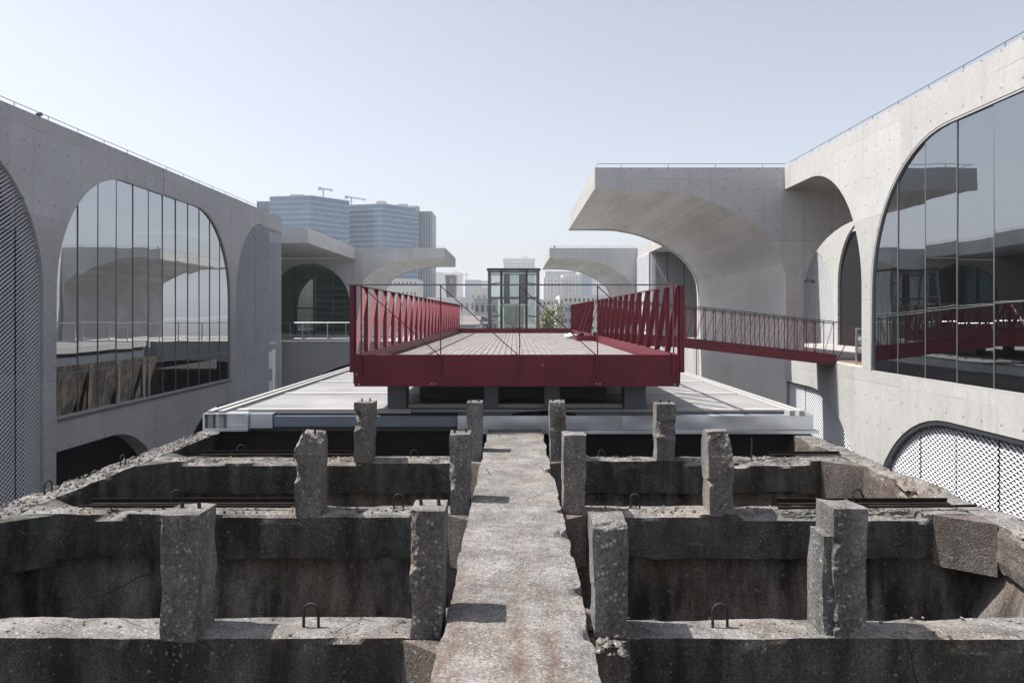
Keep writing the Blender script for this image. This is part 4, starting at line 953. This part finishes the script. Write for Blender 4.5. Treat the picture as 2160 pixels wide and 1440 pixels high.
tower('apartment_tower', 'white balcony apartment tower right of the lift shaft, nearest of the pair', 'tower', 1146, 1190, 585, 820, 26, M['cwhite'], M['cwin2'], 19, 6, 0.6, 0.45, 0, 0, 2)
tower('apartment_tower', 'white balcony apartment tower beside the blue grey block', 'tower', 1186, 1226, 579, 840, 26, M['cwhite'], M['cwin2'], 20, 6, 0.6, 0.45, 1, 0, 2)
tower('office_block', 'hazy grey slab block rising behind the white apartment towers', 'tower', 1150, 1216, 572, 1150, 40, M['cgrey'], M['cwin2'], 22, 12, 0.6, 0.5)
tower('office_block', 'plain blue grey slab under the distant right canopy', 'tower', 1222, 1248, 577, 950, 30, M['cblue'], M['cwin2'], 20, 4, 0.5, 0.4)
tower('apartment_tower', 'pale hazy tower under the curve of the distant right canopy', 'tower', 1248, 1278, 580, 1200, 30, M['cwhite'], M['cwin2'], 22, 6, 0.6, 0.5)
tower('apartment_tower', 'hazy tower at the right edge under the distant canopy springing', 'tower', 1276, 1300, 590, 1300, 30, M['cgrey'], M['cwin2'], 20, 5, 0.6, 0.5)
tower('apartment_tower', 'hazy pale tower just right of the far left canopy tip', 'tower', 914, 932, 574, 1300, 30, M['cwhite'], M['cwin2'], 22, 5, 0.6, 0.5)
tower('apartment_tower', 'hazy stepped tower behind the plum coloured tower', 'tower', 934, 974, 576, 1350, 40, M['cwhite'], M['cwin2'], 24, 8, 0.6, 0.5, 0, 3)
tower('office_block', 'wide hazy blue block left of the lift shaft', 'tower', 981, 1014, 590, 1150, 40, M['cblue'], M['cwin2'], 16, 8, 0.6, 0.4)
tower('office_block', 'low hazy block between the blue block and the lift shaft', 'tower', 1012, 1034, 592, 1400, 40, M['cgrey'], M['cwin2'], 14, 6, 0.6, 0.4)
pt = thing('plum_tower', (px(950, 500), 508, -10), 'dark plum tower widening towards its top, left of the lift shaft', 'tower')
xa_, xb_ = px(945, 500), px(959, 500); xc, xd = px(939, 500), px(961, 500); zt_ = pz(580, 500)
MB().add([(xa_, 500, -10), (xb_, 500, -10), (xb_, 512, -10), (xa_, 512, -10), (xc, 500, zt_), (xd, 500, zt_), (xd, 512, zt_), (xc, 512, zt_)], [(0,3,2,1),(4,5,6,7),(0,1,5,4),(1,2,6,5),(2,3,7,6),(3,0,4,7)]).build('walls', M['cpurple'], pt)
box('window_frame', px(950, 500), px(955, 500), 499.6, 499.95, pz(598, 500), pz(588.5, 500), M['cwhite'], pt)
box('window', px(951, 500), px(954, 500), 499.5, 499.59, pz(596.5, 500), pz(590, 500), M['cwin2'], pt)
# distant tower crane
cr = thing('tower_crane', (px(984, 1500), 1500, -10), 'distant tower crane above the hazy blue block', 'crane')
X = px(984, 1500); MB().box(X - 1, X + 1, 1499, 1501, -10, pz(573, 1500)).build('mast', M['cgrey'], cr)
MB().box(px(976, 1500), px(992, 1500), 1499.3, 1500.7, pz(580, 1500), pz(578.6, 1500)).build('jib', M['cgrey'], cr)
# low houses and halls in front
low = 'low buildings beyond the platform'
tower('low_hall', 'long low cream hall left of the lift shaft', 'building', 900, 1002, 627, 190, 18, M['cwhite'], M['cwin2'], 3, 9, 0.3, 0.35, 1, group=low)
tower('low_hall', 'grey rendered house with one blue window beside the lift shaft', 'building', 1000, 1048, 629, 170, 14, M['cgrey'], M['cwin'], 3, 4, 0.45, 0.4, 0, group=low)
tower('roof_hut', 'small cream stair hut on the low cream hall roof', 'building', 992, 1028, 607, 215, 8, M['cwhite'], M['cwin2'], 3, 3, 0.2, 0.25, group=low)
tower('low_hall', 'white three storey block with square windows below the right canopy', 'building', 1180, 1340, 623, 260, 22, M['cwhite'], M['cwin'], 5, 17, 0.42, 0.36, 0, group=low)
tower('low_hall', 'white narrow apartment house right of the lift shaft', 'building', 1136, 1178, 631, 230, 20, M['cwhite'], M['cwin'], 5, 5, 0.4, 0.4, 1, group=low)
tower('low_hall', 'grey low house behind the willow tree', 'building', 1174, 1215, 640, 205, 14, M['cgrey'], M['cwin'], 4, 5, 0.4, 0.4, group=low)
tower('low_hall', 'pale grey house between the left canopy and the blue tower', 'building', 812, 880, 588, 300, 20, M['cwhite'], M['cwin2'], 6, 8, 0.35, 0.35, group=low)
tower('low_hall', 'white annex with small windows below the left canopy', 'building', 826, 868, 628, 200, 12, M['cwhite'], M['cwin2'], 4, 5, 0.35, 0.35, group=low)
hs = thing('tiled_house', (px(1012, 120), 124, -10), 'small old house with grey pitched roof left of the lift shaft', 'house')
x0_, x1_ = px(985, 120), px(1040, 120); ze, zr = pz(677, 120), pz(664, 120)
hw = box('walls', x0_, x1_, 120, 128, -10, ze, M['cgrey'], hs)
MB().add([(x0_ - .4, 119.5, ze), (x1_ + .4, 119.5, ze), (x1_ + .4, 128.5, ze), (x0_ - .4, 128.5, ze), ((x0_ + x1_) / 2, 119.5, zr), ((x0_ + x1_) / 2, 128.5, zr)], [(0, 1, 4), (3, 5, 2), (0, 4, 5, 3), (1, 2, 5, 4), (0, 3, 2, 1)]).build('roof', M['tile'], hs)
for i in range(3): box('window', x0_ + 0.7 + i * 1.2, x0_ + 1.4 + i * 1.2, 119.9, 119.99, ze - 1.4, ze - 0.4, M['cwin'], hw)
sh = thing('tiled_shed', (px(985, 100), 104, -10), 'long dark sheet-roofed shed left of the small tiled house', 'shed')
x0_, x1_ = px(955, 100), px(1010, 100); ze = pz(685, 100); zr = pz(666, 100)
box('walls', x0_, x1_, 102, 112, -10, ze, M['cgrey'], sh)
MB().add([(x0_, 101.5, ze), (x1_, 101.5, ze), (x1_, 108, zr), (x0_, 108, zr), (x1_, 112, ze), (x0_, 112, ze)], [(0, 1, 2, 3), (3, 2, 4, 5), (0, 3, 5), (1, 4, 2)]).build('roof', M['tile'], sh)

# blue glass towers
def glass_tower(label, corner, left, right, ztop, fins, nfl):
    c, l, r = Vector((*corner, 0)), Vector((*left, 0)), Vector((*right, 0)); bk = l + r - c
    t = thing('glass_tower', (c.x, c.y, -10), label, 'tower')
    def wall(a, b_, nm_, m):
        return MB().add([(a.x, a.y, -10), (b_.x, b_.y, -10), (b_.x, b_.y, ztop), (a.x, a.y, ztop)], [(0, 1, 2, 3)]).build(nm_, m, t)
    wall(l, c, 'glass_facade', M['tower_x']); wall(c, r, 'glass_facade', M['tower_y']); wall(r, bk, 'rear_wall', M['fin']); wall(bk, l, 'rear_wall', M['fin'])
    MB().add([(p.x, p.y, ztop) for p in (l, c, r, bk)], [(0, 1, 2, 3)]).build('roof', M['cgrey'], t)
    fh = (ztop + 10) / nfl
    for a, b_ in ((l, c), (c, r)):
        d = (b_ - a).normalized(); n = Vector((d.y, -d.x, 0)); L = (b_ - a).length
        for i in range(int(nfl * 0.35), nfl + 1):
            z = -10 + i * fh; p = a + n * 0.12; q = b_ + n * 0.12
            MB().bar((p.x, p.y, z), (q.x, q.y, z), 0.5 if i % 1 == 0 else 0.3, 0.25, (0, 0, 1)).build('floor_band', M['finl'], t)
        mu = MB(); k = int(L / 2.2)
        for i in range(1, k):
            p = a + d * (L * i / k) + n * 0.06; mu.bar((p.x, p.y, 0), (p.x, p.y, ztop), 0.12, 0.12, (d.x, d.y, 0))
        o = mu.build('mullions', M['cblue'], t); o['kind'] = 'stuff'
    if fins:
        x0f, x1f, yf, zf = fins
        box('fin_block', x0f, x1f, yf, yf + 25, -10, zf, M['fin'], t)
        for i in range(int((x1f - x0f) / 1.7) + 1):
            x = x0f + i * 1.7; box('fin', x - 0.2, x + 0.2, yf - 0.7, yf - 0.02, -10, zf + 0.3, M['finl'], t)
    return t
K = 1.6
def sp(x, dd): return (px(x, dd), dd)
DA = 420.0; zA = pz(413, DA)
tA = glass_tower('left of the two blue glass towers, partly hidden by the left roof', sp(656, DA), sp(570, 424), sp(737, 440), zA, (px(543, 445), px(577, 445), 445, pz(425, 445)), 26)
DB = 450.0; zB = pz(430, DB)
tB = glass_tower('right of the two blue glass towers, with dark fins on its right edge', sp(808, DB), sp(714, 458), sp(883, 470), zB, (px(880, 474), px(911, 474), 474, pz(446, 474)), 26)
def rooftop(t, items):
    for nm_, x0, x1, y0, y1, d in items: box(nm_, px(x0, d), px(x1, d), d, d + 8, pz(y1, d), pz(y0, d), M['cgrey'], t)
rooftop(tA, [('roof_plant', 568, 588, 416, 421, 432), ('roof_plant', 612, 640, 410, 416, 436)])
rooftop(tB, [('roof_plant', 794, 812, 424, 436, 462), ('roof_plant', 838, 858, 430, 442, 468), ('roof_plant', 864, 882, 434, 446, 468)])
for lab, x, y0, y1, xl, xr, yl, yr, d in (('rooftop cleaning crane on the left blue tower', 682, 399, 420, 674, 700, 397, 401, 436), ('rooftop cleaning crane on the right blue tower', 741, 417, 438, 730, 770, 415, 421, 466)):
    c = thing('roof_crane', (px(x, d), d, pz(y1, d)), lab, 'crane')
    X = px(x, d); MB().box(X - 0.35, X + 0.35, d - 0.35, d + 0.35, pz(y1 + 6, d), pz(y0, d)).build('mast', M['cgrey'], c)
    MB().bar((px(xl, d), d, pz(yl, d)), (px(xr, d), d, pz(yr, d)), 0.8, 0.7, (0, 0, 1)).build('jib', M['cgrey'], c)
    MB().box(px(xl, d) - 0.6, px(xl, d) + 1.0, d - 0.6, d + 0.6, pz(yl, d) - 1.2, pz(yl, d) + 0.6).build('counterweight', M['cgrey'], c)
    MB().box(px(xr, d) - 0.5, px(xr, d) + 0.3, d - 0.4, d + 0.4, pz(yr, d) - 0.8, pz(yr, d) + 0.5).build('jib_head', M['cgrey'], c)

# small lamps standing on the parapets
for lab, x, y, z in (('small dark floodlight on the parapet of the distant right canopy', px(1170, D2), D2 + 0.2, ZT), ('small dark floodlight on the parapet of the left wing', XL - 0.2, 22.3, ZT)):
    t = thing('floodlight', (x, y, z), lab, 'lamp')
    MB().bar((x - 0.07, y, z + 0.12), (x + 0.08, y, z + 0.15), 0.09, 0.08, (0, 0, 1)).build('lamp_head', M['dsteel'], t)
    MB().box(x - 0.03, x + 0.03, y - 0.03, y + 0.03, z, z + 0.09).build('bracket', M['dsteel'], t)
# trees
def tree(name, label, x, y, zb, h, rx, m, nleaf, seed):
    rr = random.Random(seed); t = thing(name, (x, y, zb), label, 'tree')
    tk = MB(); tk.tube([(x, y, zb), (x + 0.1, y, zb + h * 0.3), (x - 0.1, y + 0.1, zb + h * 0.6)], 0.22, 7)
    for _ in range(9):
        a = rr.uniform(0, 2 * PI); l = rx * rr.uniform(0.5, 0.9)
        tk.tube([(x, y, zb + h * rr.uniform(0.3, 0.6)), (x + math.cos(a) * l * 0.6, y + math.sin(a) * l * 0.6, zb + h * 0.7), (x + math.cos(a) * l, y + math.sin(a) * l, zb + h * rr.uniform(0.7, 0.95))], 0.06, 5)
    tk.build('trunk', M['bark'], t)
    cr_ = MB(); cl = [(rr.gauss(0, 0.42) * rx, rr.gauss(0, 0.42) * rx, h * (0.62 + rr.uniform(-0.3, 0.33))) for _ in range(38)]
    for _ in range(nleaf):
        c = rr.choice(cl); p = Vector((x + c[0] + rr.gauss(0, 0.16) * rx, y + c[1] + rr.gauss(0, 0.16) * rx, zb + c[2] + rr.gauss(0, 0.07) * h))
        s = rr.uniform(0.10, 0.22); u = Vector((rr.gauss(0, 1), rr.gauss(0, 1), rr.gauss(0, 1))).normalized(); w = u.cross(Vector((rr.gauss(0, 1), rr.gauss(0, 1), rr.gauss(0, 1)))).normalized()
        cr_.add([p - u * s, p + w * s * 0.5, p + u * s, p - w * s * 0.5], [(0, 1, 2, 3)])
    cr_.build('crown', m, t)
tree('willow_tree', 'light green willow tree right of the lift shaft', px(1162, 95), 95, -10, 10.8, 1.7, M['leaf'], 3000, 3)

# ------------------------------------------------------------------ haze over the city
hz = MB().box(-2600, 2600, -180, 3000, -11, 100).build('haze', None or M['void'])
hz.data.materials.clear(); hm = bpy.data.materials.new('city haze'); hm.use_nodes = True; nt = hm.node_tree; nt.nodes.clear()
ho = nd(nt, 'ShaderNodeOutputMaterial'); pv = nd(nt, 'ShaderNodeVolumePrincipled'); pv.inputs['Color'].default_value = (0.90, 0.95, 1.0, 1); pv.inputs['Density'].default_value = 0.0003
pv.inputs['Anisotropy'].default_value = 0.2
lk(nt, pv.outputs[0], ho.inputs['Volume']); hz.data.materials.append(hm)
tag(hz, 'thin pale haze lying over the city', 'haze', kind='stuff')
